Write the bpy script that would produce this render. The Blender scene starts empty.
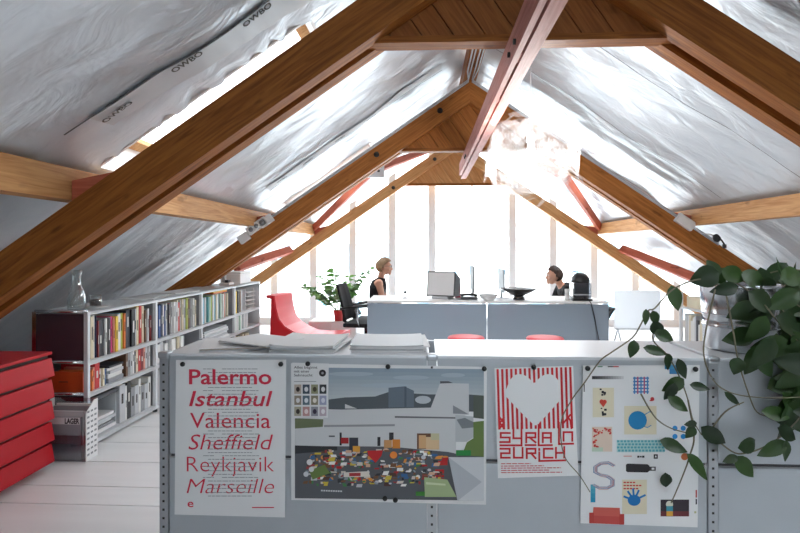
import bpy, bmesh, math, random
from mathutils import Vector, Matrix, noise
R = math.radians
PI = math.pi
random.seed(7)
C = bpy.context.scene.collection

# ------------------------------------------------------------------ camera, sky, exposure
FPX, HOR, EYE = 540.0, 250.0, 1.3
YAW = math.atan(25 / FPX)
cam_data = bpy.data.cameras.new('camera')
cam = bpy.data.objects.new('camera', cam_data)
C.objects.link(cam)
cam.location = (0, 0, EYE)
cam.rotation_euler = (R(90), 0, YAW)
cam_data.sensor_fit = 'HORIZONTAL'
cam_data.sensor_width = 36
cam_data.lens = FPX / 800 * 36
cam_data.shift_y = -(266.5 - HOR) / 800
cam_data.clip_start = 0.02
bpy.context.scene.camera = cam

SKY = 7.0
world = bpy.data.worlds.new('overcast_sky')
bpy.context.scene.world = world
world.use_nodes = True
bgn = world.node_tree.nodes['Background']
bgn.inputs[0].default_value = (0.88, 0.95, 1.0, 1)
bgn.inputs[1].default_value = SKY
vs = bpy.context.scene.view_settings
vs.view_transform = 'Standard'
vs.look = 'None'
vs.gamma = 1
vs.use_curve_mapping = False
vs.exposure = 0.22
bpy.context.scene.cycles.max_bounces = 10
bpy.context.scene.cycles.diffuse_bounces = 6
bpy.context.scene.cycles.transparent_max_bounces = 16
bpy.context.scene.cycles.caustics_reflective = False
bpy.context.scene.cycles.caustics_refractive = False
bpy.context.scene.cycles.sample_clamp_indirect = 8


# ------------------------------------------------------------------ helpers
def ray(x, y):
    u = (x - 400) / FPX
    v = (HOR - y) / FPX
    c, s = math.cos(YAW), math.sin(YAW)
    return Vector((-s + u * c, c + u * s, v))


def at(x, y, Y):
    """point of the photograph on the upright plane at distance Y"""
    d = ray(x, y)
    t = Y / d.y
    return Vector((d.x * t, Y, EYE + d.z * t))


def on_plane(x, y, p, n):
    d = ray(x, y)
    o = Vector((0, 0, EYE))
    t = (Vector(p) - o).dot(n) / d.dot(n)
    return o + d * t


def lin(c):
    c = c / 255
    return c / 12.92 if c <= 0.04045 else ((c + 0.055) / 1.055) ** 2.4


def S(r, g, b):
    return (lin(r), lin(g), lin(b), 1)


MATS = {}


def mat(name, col, rough=0.5, metal=0.0, var=0.0, scale=8.0, bump=0.0, emis=None, spec=0.5, coat=0.0,
        stretch=(1, 1, 1), trans=0.0, bscale=None, sheen=0.0):
    if name in MATS:
        return MATS[name]
    m = bpy.data.materials.new(name)
    m.use_nodes = True
    nt = m.node_tree
    b = nt.nodes['Principled BSDF']
    b.inputs['Base Color'].default_value = col
    b.inputs['Roughness'].default_value = rough
    b.inputs['Metallic'].default_value = metal
    b.inputs['Specular IOR Level'].default_value = spec
    b.inputs['Coat Weight'].default_value = coat
    b.inputs['Transmission Weight'].default_value = trans
    if var or bump:
        tc = nt.nodes.new('ShaderNodeTexCoord')
        mp = nt.nodes.new('ShaderNodeMapping')
        mp.inputs['Scale'].default_value = stretch
        nz = nt.nodes.new('ShaderNodeTexNoise')
        nz.inputs['Scale'].default_value = scale
        nz.inputs['Detail'].default_value = 5
        nt.links.new(tc.outputs['Object'], mp.inputs[0])
        nt.links.new(mp.outputs[0], nz.inputs['Vector'])
        if var:
            rp = nt.nodes.new('ShaderNodeValToRGB')
            lo = [max(0, c * (1 - var)) for c in col[:3]] + [1]
            hi = [min(1, c * (1 + var)) for c in col[:3]] + [1]
            rp.color_ramp.elements[0].position = 0.3
            rp.color_ramp.elements[1].position = 0.7
            rp.color_ramp.elements[0].color = lo
            rp.color_ramp.elements[1].color = hi
            nt.links.new(nz.outputs['Fac'], rp.inputs[0])
            nt.links.new(rp.outputs[0], b.inputs['Base Color'])
        if bump:
            nb = nz
            if bscale:
                nb = nt.nodes.new('ShaderNodeTexNoise')
                nb.inputs['Scale'].default_value = bscale
                nb.inputs['Detail'].default_value = 4
                nt.links.new(mp.outputs[0], nb.inputs['Vector'])
            bp = nt.nodes.new('ShaderNodeBump')
            bp.inputs['Strength'].default_value = bump
            bp.inputs['Distance'].default_value = 0.02
            nt.links.new(nb.outputs['Fac'], bp.inputs['Height'])
            nt.links.new(bp.outputs[0], b.inputs['Normal'])
    if emis:
        b.inputs['Emission Color'].default_value = emis[0]
        b.inputs['Emission Strength'].default_value = emis[1]
    MATS[name] = m
    return m


def wood(name, col, dark, rough=0.55):
    """planed timber, grain along the object's own X axis, with knots"""
    m = bpy.data.materials.new(name)
    m.use_nodes = True
    nt = m.node_tree
    b = nt.nodes['Principled BSDF']
    b.inputs['Roughness'].default_value = rough
    b.inputs['Specular IOR Level'].default_value = 0.2
    tc = nt.nodes.new('ShaderNodeTexCoord')
    mp = nt.nodes.new('ShaderNodeMapping')
    mp.inputs['Scale'].default_value = (0.8, 14, 14)
    nz = nt.nodes.new('ShaderNodeTexNoise')
    nz.inputs['Scale'].default_value = 3
    nz.inputs['Detail'].default_value = 6
    nz.inputs['Distortion'].default_value = 1.2
    rp = nt.nodes.new('ShaderNodeValToRGB')
    rp.color_ramp.elements[0].position = 0.32
    rp.color_ramp.elements[1].position = 0.7
    rp.color_ramp.elements[0].color = dark
    rp.color_ramp.elements[1].color = col
    n2 = nt.nodes.new('ShaderNodeTexNoise')
    n2.inputs['Scale'].default_value = 4.5
    n2.inputs['Detail'].default_value = 2
    mp2 = nt.nodes.new('ShaderNodeMapping')
    mp2.inputs['Scale'].default_value = (1, 2.2, 2.2)
    r2 = nt.nodes.new('ShaderNodeValToRGB')
    r2.color_ramp.elements[0].position = 0.24
    r2.color_ramp.elements[1].position = 0.36
    r2.color_ramp.elements[0].color = (0.35, 0.3, 0.28, 1)
    r2.color_ramp.elements[1].color = (1, 1, 1, 1)
    mx = nt.nodes.new('ShaderNodeMixRGB')
    mx.blend_type = 'MULTIPLY'
    mx.inputs[0].default_value = 0.8
    L = nt.links.new
    L(tc.outputs['Object'], mp.inputs[0])
    L(mp.outputs[0], nz.inputs['Vector'])
    L(nz.outputs['Fac'], rp.inputs[0])
    L(tc.outputs['Object'], mp2.inputs[0])
    L(mp2.outputs[0], n2.inputs['Vector'])
    L(n2.outputs['Fac'], r2.inputs[0])
    L(rp.outputs[0], mx.inputs[1])
    L(r2.outputs[0], mx.inputs[2])
    L(mx.outputs[0], b.inputs['Base Color'])
    bp = nt.nodes.new('ShaderNodeBump')
    bp.inputs['Strength'].default_value = 0.15
    bp.inputs['Distance'].default_value = 0.01
    L(nz.outputs['Fac'], bp.inputs['Height'])
    L(bp.outputs[0], b.inputs['Normal'])
    MATS[name] = m
    return m


def thin_glass(name, tint=(1, 1, 1, 1), gloss=0.05, rough=0.0):
    m = bpy.data.materials.new(name)
    m.use_nodes = True
    nt = m.node_tree
    for n in list(nt.nodes):
        nt.nodes.remove(n)
    out = nt.nodes.new('ShaderNodeOutputMaterial')
    tr = nt.nodes.new('ShaderNodeBsdfTransparent')
    tr.inputs[0].default_value = tint
    gl = nt.nodes.new('ShaderNodeBsdfGlossy')
    gl.inputs['Roughness'].default_value = rough
    lw = nt.nodes.new('ShaderNodeLayerWeight')
    lw.inputs[0].default_value = 0.35
    ma = nt.nodes.new('ShaderNodeMath')
    ma.operation = 'MULTIPLY_ADD'
    ma.inputs[1].default_value = 0.55
    ma.inputs[2].default_value = gloss
    mx = nt.nodes.new('ShaderNodeMixShader')
    L = nt.links.new
    L(lw.outputs['Facing'], ma.inputs[0])
    L(ma.outputs[0], mx.inputs[0])
    L(tr.outputs[0], mx.inputs[1])
    L(gl.outputs[0], mx.inputs[2])
    L(mx.outputs[0], out.inputs[0])
    MATS[name] = m
    return m


def leafmat(name, col, dark, translucency=0.25, rough=0.35):
    m = bpy.data.materials.new(name)
    m.use_nodes = True
    nt = m.node_tree
    b = nt.nodes['Principled BSDF']
    out = nt.nodes['Material Output']
    b.inputs['Roughness'].default_value = rough
    oi = nt.nodes.new('ShaderNodeObjectInfo')
    rp = nt.nodes.new('ShaderNodeValToRGB')
    rp.color_ramp.elements[0].color = dark
    rp.color_ramp.elements[1].color = col
    tl = nt.nodes.new('ShaderNodeBsdfTranslucent')
    mx = nt.nodes.new('ShaderNodeMixShader')
    mx.inputs[0].default_value = translucency
    L = nt.links.new
    L(oi.outputs['Random'], rp.inputs[0])
    L(rp.outputs[0], b.inputs['Base Color'])
    L(rp.outputs[0], tl.inputs[0])
    L(b.outputs[0], mx.inputs[1])
    L(tl.outputs[0], mx.inputs[2])
    L(mx.outputs[0], out.inputs[0])
    MATS[name] = m
    return m


class MB:
    """collects shapes (world or local coordinates) and links them as ONE mesh object"""

    def __init__(self):
        self.v, self.f, self.m, self.sm = [], [], [], []

    def add(self, vs_, fs_, mi=0, smooth=False):
        o = len(self.v)
        self.v += [Vector(p) for p in vs_]
        for f in fs_:
            self.f.append([i + o for i in f])
            self.m.append(mi)
            self.sm.append(smooth)
        return self

    def box(self, x0, x1, y0, y1, z0, z1, mi=0, M=None):
        p = [Vector((x, y, z)) for z in (z0, z1) for y in (y0, y1) for x in (x0, x1)]
        if M is not None:
            p = [M @ q for q in p]
        return self.add(p, [(0, 2, 3, 1), (4, 5, 7, 6), (0, 1, 5, 4), (2, 6, 7, 3), (0, 4, 6, 2), (1, 3, 7, 5)], mi)

    def bbox(self, x0, x1, y0, y1, z0, z1, r=0.006, mi=0, M=None, seg=2):
        """box with rounded edges"""
        bm = bmesh.new()
        bmesh.ops.create_cube(bm, size=1)
        for q in bm.verts:
            q.co = Vector(((x0 + x1) / 2 + q.co.x * (x1 - x0), (y0 + y1) / 2 + q.co.y * (y1 - y0),
                           (z0 + z1) / 2 + q.co.z * (z1 - z0)))
        r = min(r, 0.45 * min(abs(x1 - x0), abs(y1 - y0), abs(z1 - z0)))
        bmesh.ops.bevel(bm, geom=list(bm.edges), offset=r, segments=seg, affect='EDGES', profile=0.6)
        self.bm(bm, mi, M)
        return self

    def bm(self, bm, mi=0, M=None, smooth=False):
        bm.verts.index_update()
        vs_ = [(M @ q.co if M is not None else q.co.copy()) for q in bm.verts]
        self.add(vs_, [[q.index for q in f.verts] for f in bm.faces], mi, smooth)
        bm.free()
        return self

    def prism(self, pts, d, mi=0):
        """planar polygon extruded along vector d"""
        n = len(pts)
        pts = [Vector(p) for p in pts]
        d = Vector(d)
        fs_ = [list(range(n))[::-1], [i + n for i in range(n)]]
        fs_ += [[i, (i + 1) % n, (i + 1) % n + n, i + n] for i in range(n)]
        return self.add(pts + [p + d for p in pts], fs_, mi)

    def tube(self, pts, r, n=8, mi=0, caps=True, smooth=True):
        pts = [Vector(p) for p in pts]
        rs = r if isinstance(r, (list, tuple)) else [r] * len(pts)
        rings = []
        up = None
        for i, p in enumerate(pts):
            t = (pts[min(i + 1, len(pts) - 1)] - pts[max(i - 1, 0)])
            t = t.normalized() if t.length > 1e-9 else Vector((0, 0, 1))
            if up is None:
                a = Vector((0, 0, 1)) if abs(t.z) < 0.9 else Vector((1, 0, 0))
                up = t.cross(a).normalized()
            up = (up - t * up.dot(t))
            up = up.normalized() if up.length > 1e-6 else t.orthogonal().normalized()
            w = t.cross(up)
            rings.append([p + (up * math.cos(2 * PI * k / n) + w * math.sin(2 * PI * k / n)) * rs[i] for k in range(n)])
        vs_ = [q for ring in rings for q in ring]
        fs_ = []
        for i in range(len(pts) - 1):
            for k in range(n):
                fs_.append((i * n + k, i * n + (k + 1) % n, (i + 1) * n + (k + 1) % n, (i + 1) * n + k))
        self.add(vs_, fs_, mi, smooth)
        if caps:
            o = len(self.v) - len(vs_)
            self.f.append([o + k for k in range(n)][::-1])
            self.f.append([o + (len(pts) - 1) * n + k for k in range(n)])
            self.m += [mi, mi]
            self.sm += [False, False]
        return self

    def lathe(self, prof, c=(0, 0, 0), n=24, mi=0, smooth=True, M=None, cap=True):
        vs_, fs_ = [], []
        c = Vector(c)
        for (r, z) in prof:
            for k in range(n):
                a = 2 * PI * k / n
                q = Vector((r * math.cos(a), r * math.sin(a), z))
                vs_.append((M @ q if M is not None else q) + c)
        for i in range(len(prof) - 1):
            for k in range(n):
                fs_.append((i * n + k, i * n + (k + 1) % n, (i + 1) * n + (k + 1) % n, (i + 1) * n + k))
        o = len(self.v)
        self.add(vs_, fs_, mi, smooth)
        if cap:
            if prof[0][0] > 1e-4:
                self.f.append([o + k for k in range(n)][::-1]); self.m.append(mi); self.sm.append(False)
            if prof[-1][0] > 1e-4:
                self.f.append([o + (len(prof) - 1) * n + k for k in range(n)]); self.m.append(mi); self.sm.append(False)
        return self

    def build(self, name, mats, parent=None, loc=None, rot=None):
        """loc: origin to subtract (world-space input); with parent and no loc the verts are local to the parent"""
        if not isinstance(mats, (list, tuple)):
            mats = [mats]
        me = bpy.data.meshes.new(name)
        off = Vector(loc) if loc is not None else Vector((0, 0, 0))
        me.from_pydata([p - off for p in self.v], [], self.f)
        for m in mats:
            me.materials.append(m)
        for i, p in enumerate(me.polygons):
            p.material_index = self.m[i]
            p.use_smooth = self.sm[i]
        bm = bmesh.new()
        bm.from_mesh(me)
        bmesh.ops.recalc_face_normals(bm, faces=bm.faces)
        bm.to_mesh(me)
        bm.free()
        o = bpy.data.objects.new(name, me)
        C.objects.link(o)
        if parent is not None:
            o.parent = parent
            if loc is not None:
                o.location = off - Vector(parent.location) if parent.parent is None else off
        else:
            o.location = off
        if rot is not None:
            o.rotation_euler = rot
        return o


def wbuild(mb, name, mats, parent):
    """world-space verts, parented to an unrotated thing"""
    return mb.build_world(name, mats, parent)


def _bw(self, name, mats, parent):
    p = Vector((0, 0, 0))
    q = parent
    while q is not None:
        p += Vector(q.location)
        q = q.parent
    self.v = [w - p for w in self.v]
    return self.build(name, mats, parent)


MB.build_world = _bw


def empty(name, loc=(0, 0, 0), rz=0.0):
    o = bpy.data.objects.new(name, None)
    o.empty_display_size = 0.1
    C.objects.link(o)
    o.location = loc
    o.rotation_euler = (0, 0, rz)
    return o


def tag(o, label, cat, group=None, kind=None):
    o['label'] = label
    o['category'] = cat
    if group:
        o['group'] = group
    if kind:
        o['kind'] = kind
    return o


def struct(o, label=None):
    o['kind'] = 'structure'
    if label:
        o['label'] = label
    return o


def kids(o):
    return list(o.children)


def copy_tree(o, parent=None):
    c = o.copy()
    C.objects.link(c)
    if parent is not None:
        c.parent = parent
    for ch in kids(o):
        copy_tree(ch, c)
    return c


def text_shape(s, offset=0.0, shear=0.0, spacing=1.0):
    """2-D outline of a word: (verts, faces), x from 0 to 1 (width), y in cap heights"""
    cu = bpy.data.curves.new('word', 'FONT')
    cu.body = s
    cu.size = 1.0
    cu.shear = shear
    cu.offset = offset
    cu.space_character = spacing
    cu.resolution_u = 3
    o = bpy.data.objects.new('word', cu)
    C.objects.link(o)
    dg = bpy.context.evaluated_depsgraph_get()
    me = bpy.data.meshes.new_from_object(o.evaluated_get(dg))
    vs_ = [v.co.copy() for v in me.vertices]
    fs_ = [list(p.vertices) for p in me.polygons]
    bpy.data.objects.remove(o)
    bpy.data.curves.remove(cu)
    bpy.data.meshes.remove(me)
    x0 = min(v.x for v in vs_)
    x1 = max(v.x for v in vs_)
    return [Vector(((v.x - x0) / (x1 - x0), v.y / 0.72, 0)) for v in vs_], fs_


ORD = ['first', 'second', 'third', 'fourth', 'fifth', 'sixth', 'seventh', 'eighth', 'ninth', 'tenth', 'eleventh', 'twelfth',
       'thirteenth', 'fourteenth', 'fifteenth', 'sixteenth', 'seventeenth', 'eighteenth', 'nineteenth', 'twentieth',
       'twenty-first', 'twenty-second', 'twenty-third', 'twenty-fourth', 'twenty-fifth', 'twenty-sixth', 'twenty-seventh',
       'twenty-eighth', 'twenty-ninth', 'thirtieth', 'thirty-first', 'thirty-second']

# ------------------------------------------------------------------ materials
W_TRUSS = wood('truss_timber', S(164, 102, 46), S(120, 68, 28))
W_BOARD = wood('boarding_timber', S(156, 98, 52), S(124, 72, 34))
W_TRUSS_LIT = wood('middle_truss_timber', S(192, 124, 64), S(150, 92, 44))  # same timber as the other trusses, lightened for the light falling there
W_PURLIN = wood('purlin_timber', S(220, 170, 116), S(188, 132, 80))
W_PINK = wood('pink_painted_timber', S(206, 150, 140), S(178, 116, 106))
W_RED = wood('red_brown_painted_timber', S(196, 110, 86), S(170, 86, 66))
M_WHITE = mat('white_paint', S(236, 236, 236), 0.5, var=0.03, scale=3)
M_FLOOR = mat('white_painted_boards', S(241, 242, 243), 0.38, var=0.03, scale=4, stretch=(0.3, 3, 1), bump=0.05)
M_DARKGAP = mat('dark_gap', S(60, 58, 56), 0.9)
M_CHROME = mat('chrome', S(215, 218, 222), 0.18, 1.0)
M_STEEL = mat('brushed_steel', S(186, 190, 195), 0.32, 1.0, bump=0.03, scale=60)
M_PANEL = mat('satin_grey_metal', S(186, 192, 198), 0.42, 0.5, var=0.03, scale=5)
M_PANEL_TOP = mat('pale_grey_lacquer', S(214, 218, 222), 0.3, 0.2)
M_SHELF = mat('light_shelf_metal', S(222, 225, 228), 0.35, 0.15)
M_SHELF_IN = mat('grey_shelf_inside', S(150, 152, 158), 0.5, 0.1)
M_AUB = mat('aubergine_lacquer', S(74, 58, 68), 0.16, 0.0, coat=0.6)
M_DESK = mat('desk_grey_metal', S(172, 186, 200), 0.26, 0.6)
M_BLACK = mat('black_plastic', S(24, 24, 26), 0.4)
M_RUB = mat('black_fabric', S(28, 29, 32), 0.85)
M_DGREY = mat('dark_grey', S(70, 72, 76), 0.5)
M_GREY = mat('mid_grey', S(140, 142, 146), 0.5)
M_LGREY = mat('light_grey_plastic', S(196, 200, 204), 0.45)
M_RED = mat('red_lacquer', S(188, 12, 30), 0.38, spec=0.25)
M_REDSOFT = mat('red_moulded_foam', S(222, 34, 48), 0.4)
M_PAPER = mat('white_paper', S(232, 233, 234), 0.7)
M_PAPER2 = mat('cream_paper', S(226, 218, 192), 0.8)
M_GLASS = thin_glass('window_glass', (1, 1, 1, 1), 0.02)
M_VESSEL = thin_glass('clear_vessel_glass', (0.93, 0.96, 0.96, 1), 0.06)
M_ACRYL = thin_glass('clear_acrylic', (0.9, 0.91, 0.94, 1), 0.08)
M_LENS = thin_glass('prismatic_lens', (0.97, 0.97, 0.97, 1), 0.1, 0.12)


def flat(name, r, g, b, rough=0.75):
    return mat(name, S(r, g, b), rough)


def col(r, g, b):
    return flat('print_%d_%d_%d' % (r, g, b), r, g, b)

# ------------------------------------------------------------------ the setting
RX, PITCH = 0.48, 0.68          # ridge line, roof pitch
RAFT_Z, FOIL_Z = 3.115, 3.355      # apex of the rafters, apex of the foil
Y_BACK, Y_GABLE = -2.6, 9.45
H_FLOOR = FOIL_Z / PITCH + 0.25


def orient(mb, name, mats, parent, M):
    """world-space verts -> an object whose own axes are those of M"""
    Mi = M.inverted()
    mb.v = [Mi @ v for v in mb.v]
    o = mb.build(name, mats, parent)
    loc, rot, _ = M.decompose()
    o.rotation_euler = rot.to_euler()
    p = Vector((0, 0, 0))
    q = parent
    while q is not None:
        p += Vector(q.location)
        q = q.parent
    o.location = loc - p
    return o


def frame(origin, xdir, ydir):
    x = Vector(xdir).normalized()
    y = Vector(ydir)
    y = (y - x * y.dot(x)).normalized()
    z = x.cross(y)
    return Matrix(((x.x, y.x, z.x, origin[0]), (x.y, y.y, z.y, origin[1]), (x.z, y.z, z.z, origin[2]), (0, 0, 0, 1)))


# floor: wide white boards running across the room
fb = MB()
fb.box(-4.6, 5.6, Y_BACK - 0.1, Y_GABLE + 0.1, -0.08, -0.012, 1)
y = Y_BACK
widths = [0.335, 0.33, 0.34, 0.21, 0.345]
seams = [2.68, 2.89, 3.23, 3.56, 3.88]
ys = [2.68 - 0.33 * k for k in range(16, 0, -1)] + seams + [3.88 + 0.33 * k for k in range(1, 18)]
ys = [q for q in ys if Y_BACK < q < Y_GABLE]
ys = [Y_BACK] + ys + [Y_GABLE]
for a, b in zip(ys[:-1], ys[1:]):
    fb.box(-4.6, 5.6, a + 0.004, b - 0.004, -0.012, 0.0, 0)
struct(fb.build('floor', [M_FLOOR, M_DARKGAP]))

# silver foil under both roof slopes
m = bpy.data.materials.new('silver_vapour_foil')
m.use_nodes = True
nt = m.node_tree
b = nt.nodes['Principled BSDF']
b.inputs['Base Color'].default_value = S(216, 222, 228)
b.inputs['Metallic'].default_value = 0.38
b.inputs['Roughness'].default_value = 0.32
tc = nt.nodes.new('ShaderNodeTexCoord')
mp = nt.nodes.new('ShaderNodeMapping')
mp.inputs['Scale'].default_value = (1.2, 2.4, 1.2)
nz = nt.nodes.new('ShaderNodeTexNoise')
nz.inputs['Scale'].default_value = 2.2
nz.inputs['Detail'].default_value = 3.5
nz.inputs['Roughness'].default_value = 0.55
nz.inputs['Distortion'].default_value = 1.0
bp = nt.nodes.new('ShaderNodeBump')
bp.inputs['Strength'].default_value = 0.28
bp.inputs['Distance'].default_value = 0.06
nt.links.new(tc.outputs['Object'], mp.inputs[0])
nt.links.new(mp.outputs[0], nz.inputs['Vector'])
nt.links.new(nz.outputs['Fac'], bp.inputs['Height'])
nt.links.new(bp.outputs[0], b.inputs['Normal'])
M_FOIL = m
M_TAPE = flat('dark_foil_seam', 96, 100, 106)
M_STRIP = mat('printed_foil_lap', S(206, 208, 211), 0.45, 0.25)
M_INK = flat('grey_foil_print', 92, 90, 86)

SKYL_AND_FILL = {-1: [(3.0, 3.9, 1.13, 2.33), (6.45, 7.6, 1.13, 2.33)], 1: [(3.12, 3.55, 1.13, 2.33), (6.45, 7.6, 1.13, 2.33), (0.1, 1.5, 1.13, 2.33)]}     # skylights, all but the first added for fill light: y0, y1, h0, h1


def foil_base(side, h, yy):
    return Vector((RX + side * h, yy, FOIL_Z - PITCH * h))


FN = {s: Vector((s * PITCH, 0, 1)).normalized() for s in (-1, 1)}


def foil_disp(side, h, yy):
    q = Vector((h * 0.9, yy * 2.3, 3.7 * side))
    w = noise.noise(q * 0.9) * 0.035
    w += (0.5 - abs(noise.noise(q * 1.7 + Vector((5, 1, 0))))) * 0.03
    w += (0.4 - abs(noise.noise(Vector((h * 2.2 + yy * 1.2, yy * 4.4, 9 + side)) * 1.2))) * 0.018
    # pulled tight at the purlin
    k = min(1.0, abs(h - 2.38) / 0.35)
    w *= k
    if side == -1:
        y0, y1, h0, h1 = SKYL_AND_FILL[-1][0]
        if h0 - 0.15 < h < h1 + 0.1 and y0 - 0.35 < yy < y0 + 0.01:
            e = (yy - (y0 - 0.35)) / 0.35
            hh = max(0.0, min(1.0, (h - h0 + 0.15) / 0.2, (h1 + 0.1 - h) / 0.2))
            w = w * (1 - e) + hh * e * e * (0.016 * math.sin(h * 44 + 2 * math.sin(h * 9)) + 0.004)
    for y0, y1, h0, h1 in SKYL_AND_FILL[side]:
        if h0 - 0.12 <= h <= h1 + 0.12 and y0 + 0.01 < yy <= y1 + 0.12:
            w *= 0.2
    return w


def steps(brk, d):
    out = []
    for a, c in zip(brk[:-1], brk[1:]):
        n = max(1, round((c - a) / d))
        out += [a + (c - a) * i / n for i in range(n)]
    return out + [brk[-1]]


for side, nm in ((-1, 'left'), (1, 'right')):
    y0, y1, h0, h1 = SKYL_AND_FILL[side][0]
    openings = [q[:2] for q in SKYL_AND_FILL[side]]
    hs = steps([0.0, h0, h1, H_FLOOR], 0.05)
    yv = steps([Y_BACK] + sorted(e for q in openings for e in q) + [Y_GABLE], 0.05)
    mb = MB()
    mb.v = [foil_base(side, h, q) + FN[side] * foil_disp(side, h, q) for h in hs for q in yv]
    ny = len(yv)
    for i in range(len(hs) - 1):
        for j in range(ny - 1):
            hc, yc = (hs[i] + hs[i + 1]) / 2, (yv[j] + yv[j + 1]) / 2
            if h0 < hc < h1 and any(ya < yc < yb for ya, yb in openings):
                continue
            mb.f.append([i * ny + j, i * ny + j + 1, (i + 1) * ny + j + 1, (i + 1) * ny + j])
            mb.m.append(0)
            mb.sm.append(True)
    ceil = struct(mb.build('ceiling', M_FOIL), 'crumpled silver foil under the %s roof slope' % nm)

    def strip(name, m_, y_of_h, ha, hb, w, lift, n=60):
        sb = MB()
        for i in range(n + 1):
            h = ha + (hb - ha) * i / n
            for e in (0, 1):
                yy = y_of_h(h) + e * w
                sb.v.append(foil_base(side, h, yy) + FN[side] * (foil_disp(side, h, yy) - lift - 0.007))
        for i in range(n):
            sb.f.append([2 * i, 2 * i + 1, 2 * i + 3, 2 * i + 2])
            sb.m.append(0)
            sb.sm.append(True)
        return sb.build(name, m_, ceil)

    if side == -1:
        sy = lambda h: 2.475 + 0.006 * math.sin(h * 9) + 0.12 * max(0, 2.07 - h) / 0.84
        strip('seam_tape', M_TAPE, sy, 0.35, 2.2, 0.011, 0.006)
        strip('printed_lap', M_STRIP, lambda h: sy(h) + 0.012, 0.35, 2.08, 0.22, 0.004)
        strip('seam_tape', M_TAPE, lambda h: 5.58 + 0.01 * math.sin(h * 5), 0.3, 2.1, 0.008, 0.006)
        strip('printed_lap', M_STRIP, lambda h: 5.40, 0.3, 2.1, 0.17, 0.004)
        spots = [(2.0, 2.585, 0.145), (1.65, 2.585, 0.145), (1.31, 2.63, 0.145)] + \
                [(h, 5.47, 0.10) for h in (1.03, 1.35, 1.68, 1.95)]
        tv, tf = text_shape('OWBO', 0.03)
        for h, yy, L in spots:
            tb = MB()
            # the word runs up the slope
            vs_ = []
            for v in tv:
                hh = h + L / 2 - v.x * L
                vy = yy + 0.02 - v.y * 0.05 * L / 0.145
                vs_.append(foil_base(side, hh, vy) + FN[side] * (foil_disp(side, hh, vy) - 0.0155))
            tb.add(vs_, tf)
            tb.build('lettering', M_INK, ceil)
    else:
        strip('seam_tape', M_TAPE, lambda h: 4.05 + 0.02 * math.sin(h * 2), 0.2, 2.3, 0.008, 0.006)
        strip('seam_tape', M_TAPE, lambda h: 5.2, 0.2, 2.3, 0.008, 0.006)

    # skylight: white reveal, timber sash, pane
    for kw, (y0, y1, h0, h1) in enumerate(SKYL_AND_FILL[side]):
        fr = MB()
        d = FN[side] * 0.26
        q = [foil_base(side, h, yy) for h, yy in ((h0, y0), (h0, y1), (h1, y1), (h1, y0))]
        cen = sum(q, Vector()) / 4
        for i in range(4):
            a, c = q[i], q[(i + 1) % 4]
            out_ = ((a + c) / 2 - cen)
            out_ = out_.normalized() * 0.02
            fr.prism([a, c, c + out_, a + out_], d, 0)
        sash = MB()
        for i in range(4):
            a, c = q[i] + d, q[(i + 1) % 4] + d
            ai, ci = a + (cen + d - a) * 0.1, c + (cen + d - c) * 0.1
            sash.prism([a, c, ci, ai], FN[side] * 0.05, 0)
        gm = MB()
        gm.prism([p + d * 1.08 for p in q], FN[side] * 0.006)
        w_ = struct(fr.build('window_%d' % (20 + side + 5 * kw), M_WHITE), '%s roof window in the %s foil slope' % (('near', 'far', 'rear')[kw], nm))
        sash.build('sash', W_PURLIN, w_)
        gm.build('pane', M_GLASS, w_)

# glazed gable at the far end
GY = 9.40
mull = [0.12 + 0.691 * k for k in range(-6, 8)]
mull = [x for x in mull if abs(x - RX) * PITCH < FOIL_Z - 0.25]


def roof_z(x):
    return FOIL_Z - 0.03 - PITCH * abs(x - RX)


for k, x in enumerate(mull):
    w = 0.06 if abs(x - 0.811) > 0.01 else 0.015
    mm = MB().prism([(x - w, GY - 0.05, 0.12), (x + w, GY - 0.05, 0.12), (x + w, GY - 0.05, roof_z(x + w)),
                     (x - w, GY - 0.05, roof_z(x - w))], (0, 0.1, 0))
    struct(mm.build('trim_%d' % (k + 1), M_WHITE, None, loc=(x, GY, 0.12)))
edges = [-4.2] + mull + [5.2]
for k, (a, c) in enumerate(zip(edges[:-1], edges[1:])):
    pts = [(a, GY, 0.12), (c, GY, 0.12), (c, GY, max(0.13, roof_z(c)))]
    if a < RX < c:
        pts.append((RX, GY, roof_z(RX)))
    pts.append((a, GY, max(0.13, roof_z(a))))
    struct(MB().prism(pts, (0, 0.008, 0)).build('window_%d' % (k + 1), M_GLASS, None, loc=((a + c) / 2, GY, 1)))
struct(MB().box(-4.4, 5.4, GY - 0.06, GY + 0.06, 0, 0.12).build('baseboard_far', M_WHITE))

# gable behind the camera: wall with an added window sized for fill light
BZ0, BZ1, BX0, BX1 = 1.0, 2.2, -0.1, 0.5
bw = MB()
bw.box(-4.4, 5.4, Y_BACK - 0.1, Y_BACK, 0, BZ0)
bw.prism([(-4.4, Y_BACK, BZ0), (BX0, Y_BACK, BZ0), (BX0, Y_BACK, roof_z(BX0)), (-4.0, Y_BACK, BZ0)], (0, -0.1, 0))
bw.prism([(BX1, Y_BACK, BZ0), (5.4, Y_BACK, BZ0), (5.0, Y_BACK, BZ0), (BX1, Y_BACK, roof_z(BX1))], (0, -0.1, 0))
bw.prism([(BX0, Y_BACK, roof_z(BX0)), (BX1, Y_BACK, roof_z(BX1)), (RX, Y_BACK, roof_z(RX))], (0, -0.1, 0))
struct(bw.build('wall_back', M_WHITE))
struct(MB().box(BX0, BX1, Y_BACK - 0.05, Y_BACK - 0.04, BZ0, 1.84).build('window_30', M_GLASS))


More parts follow.
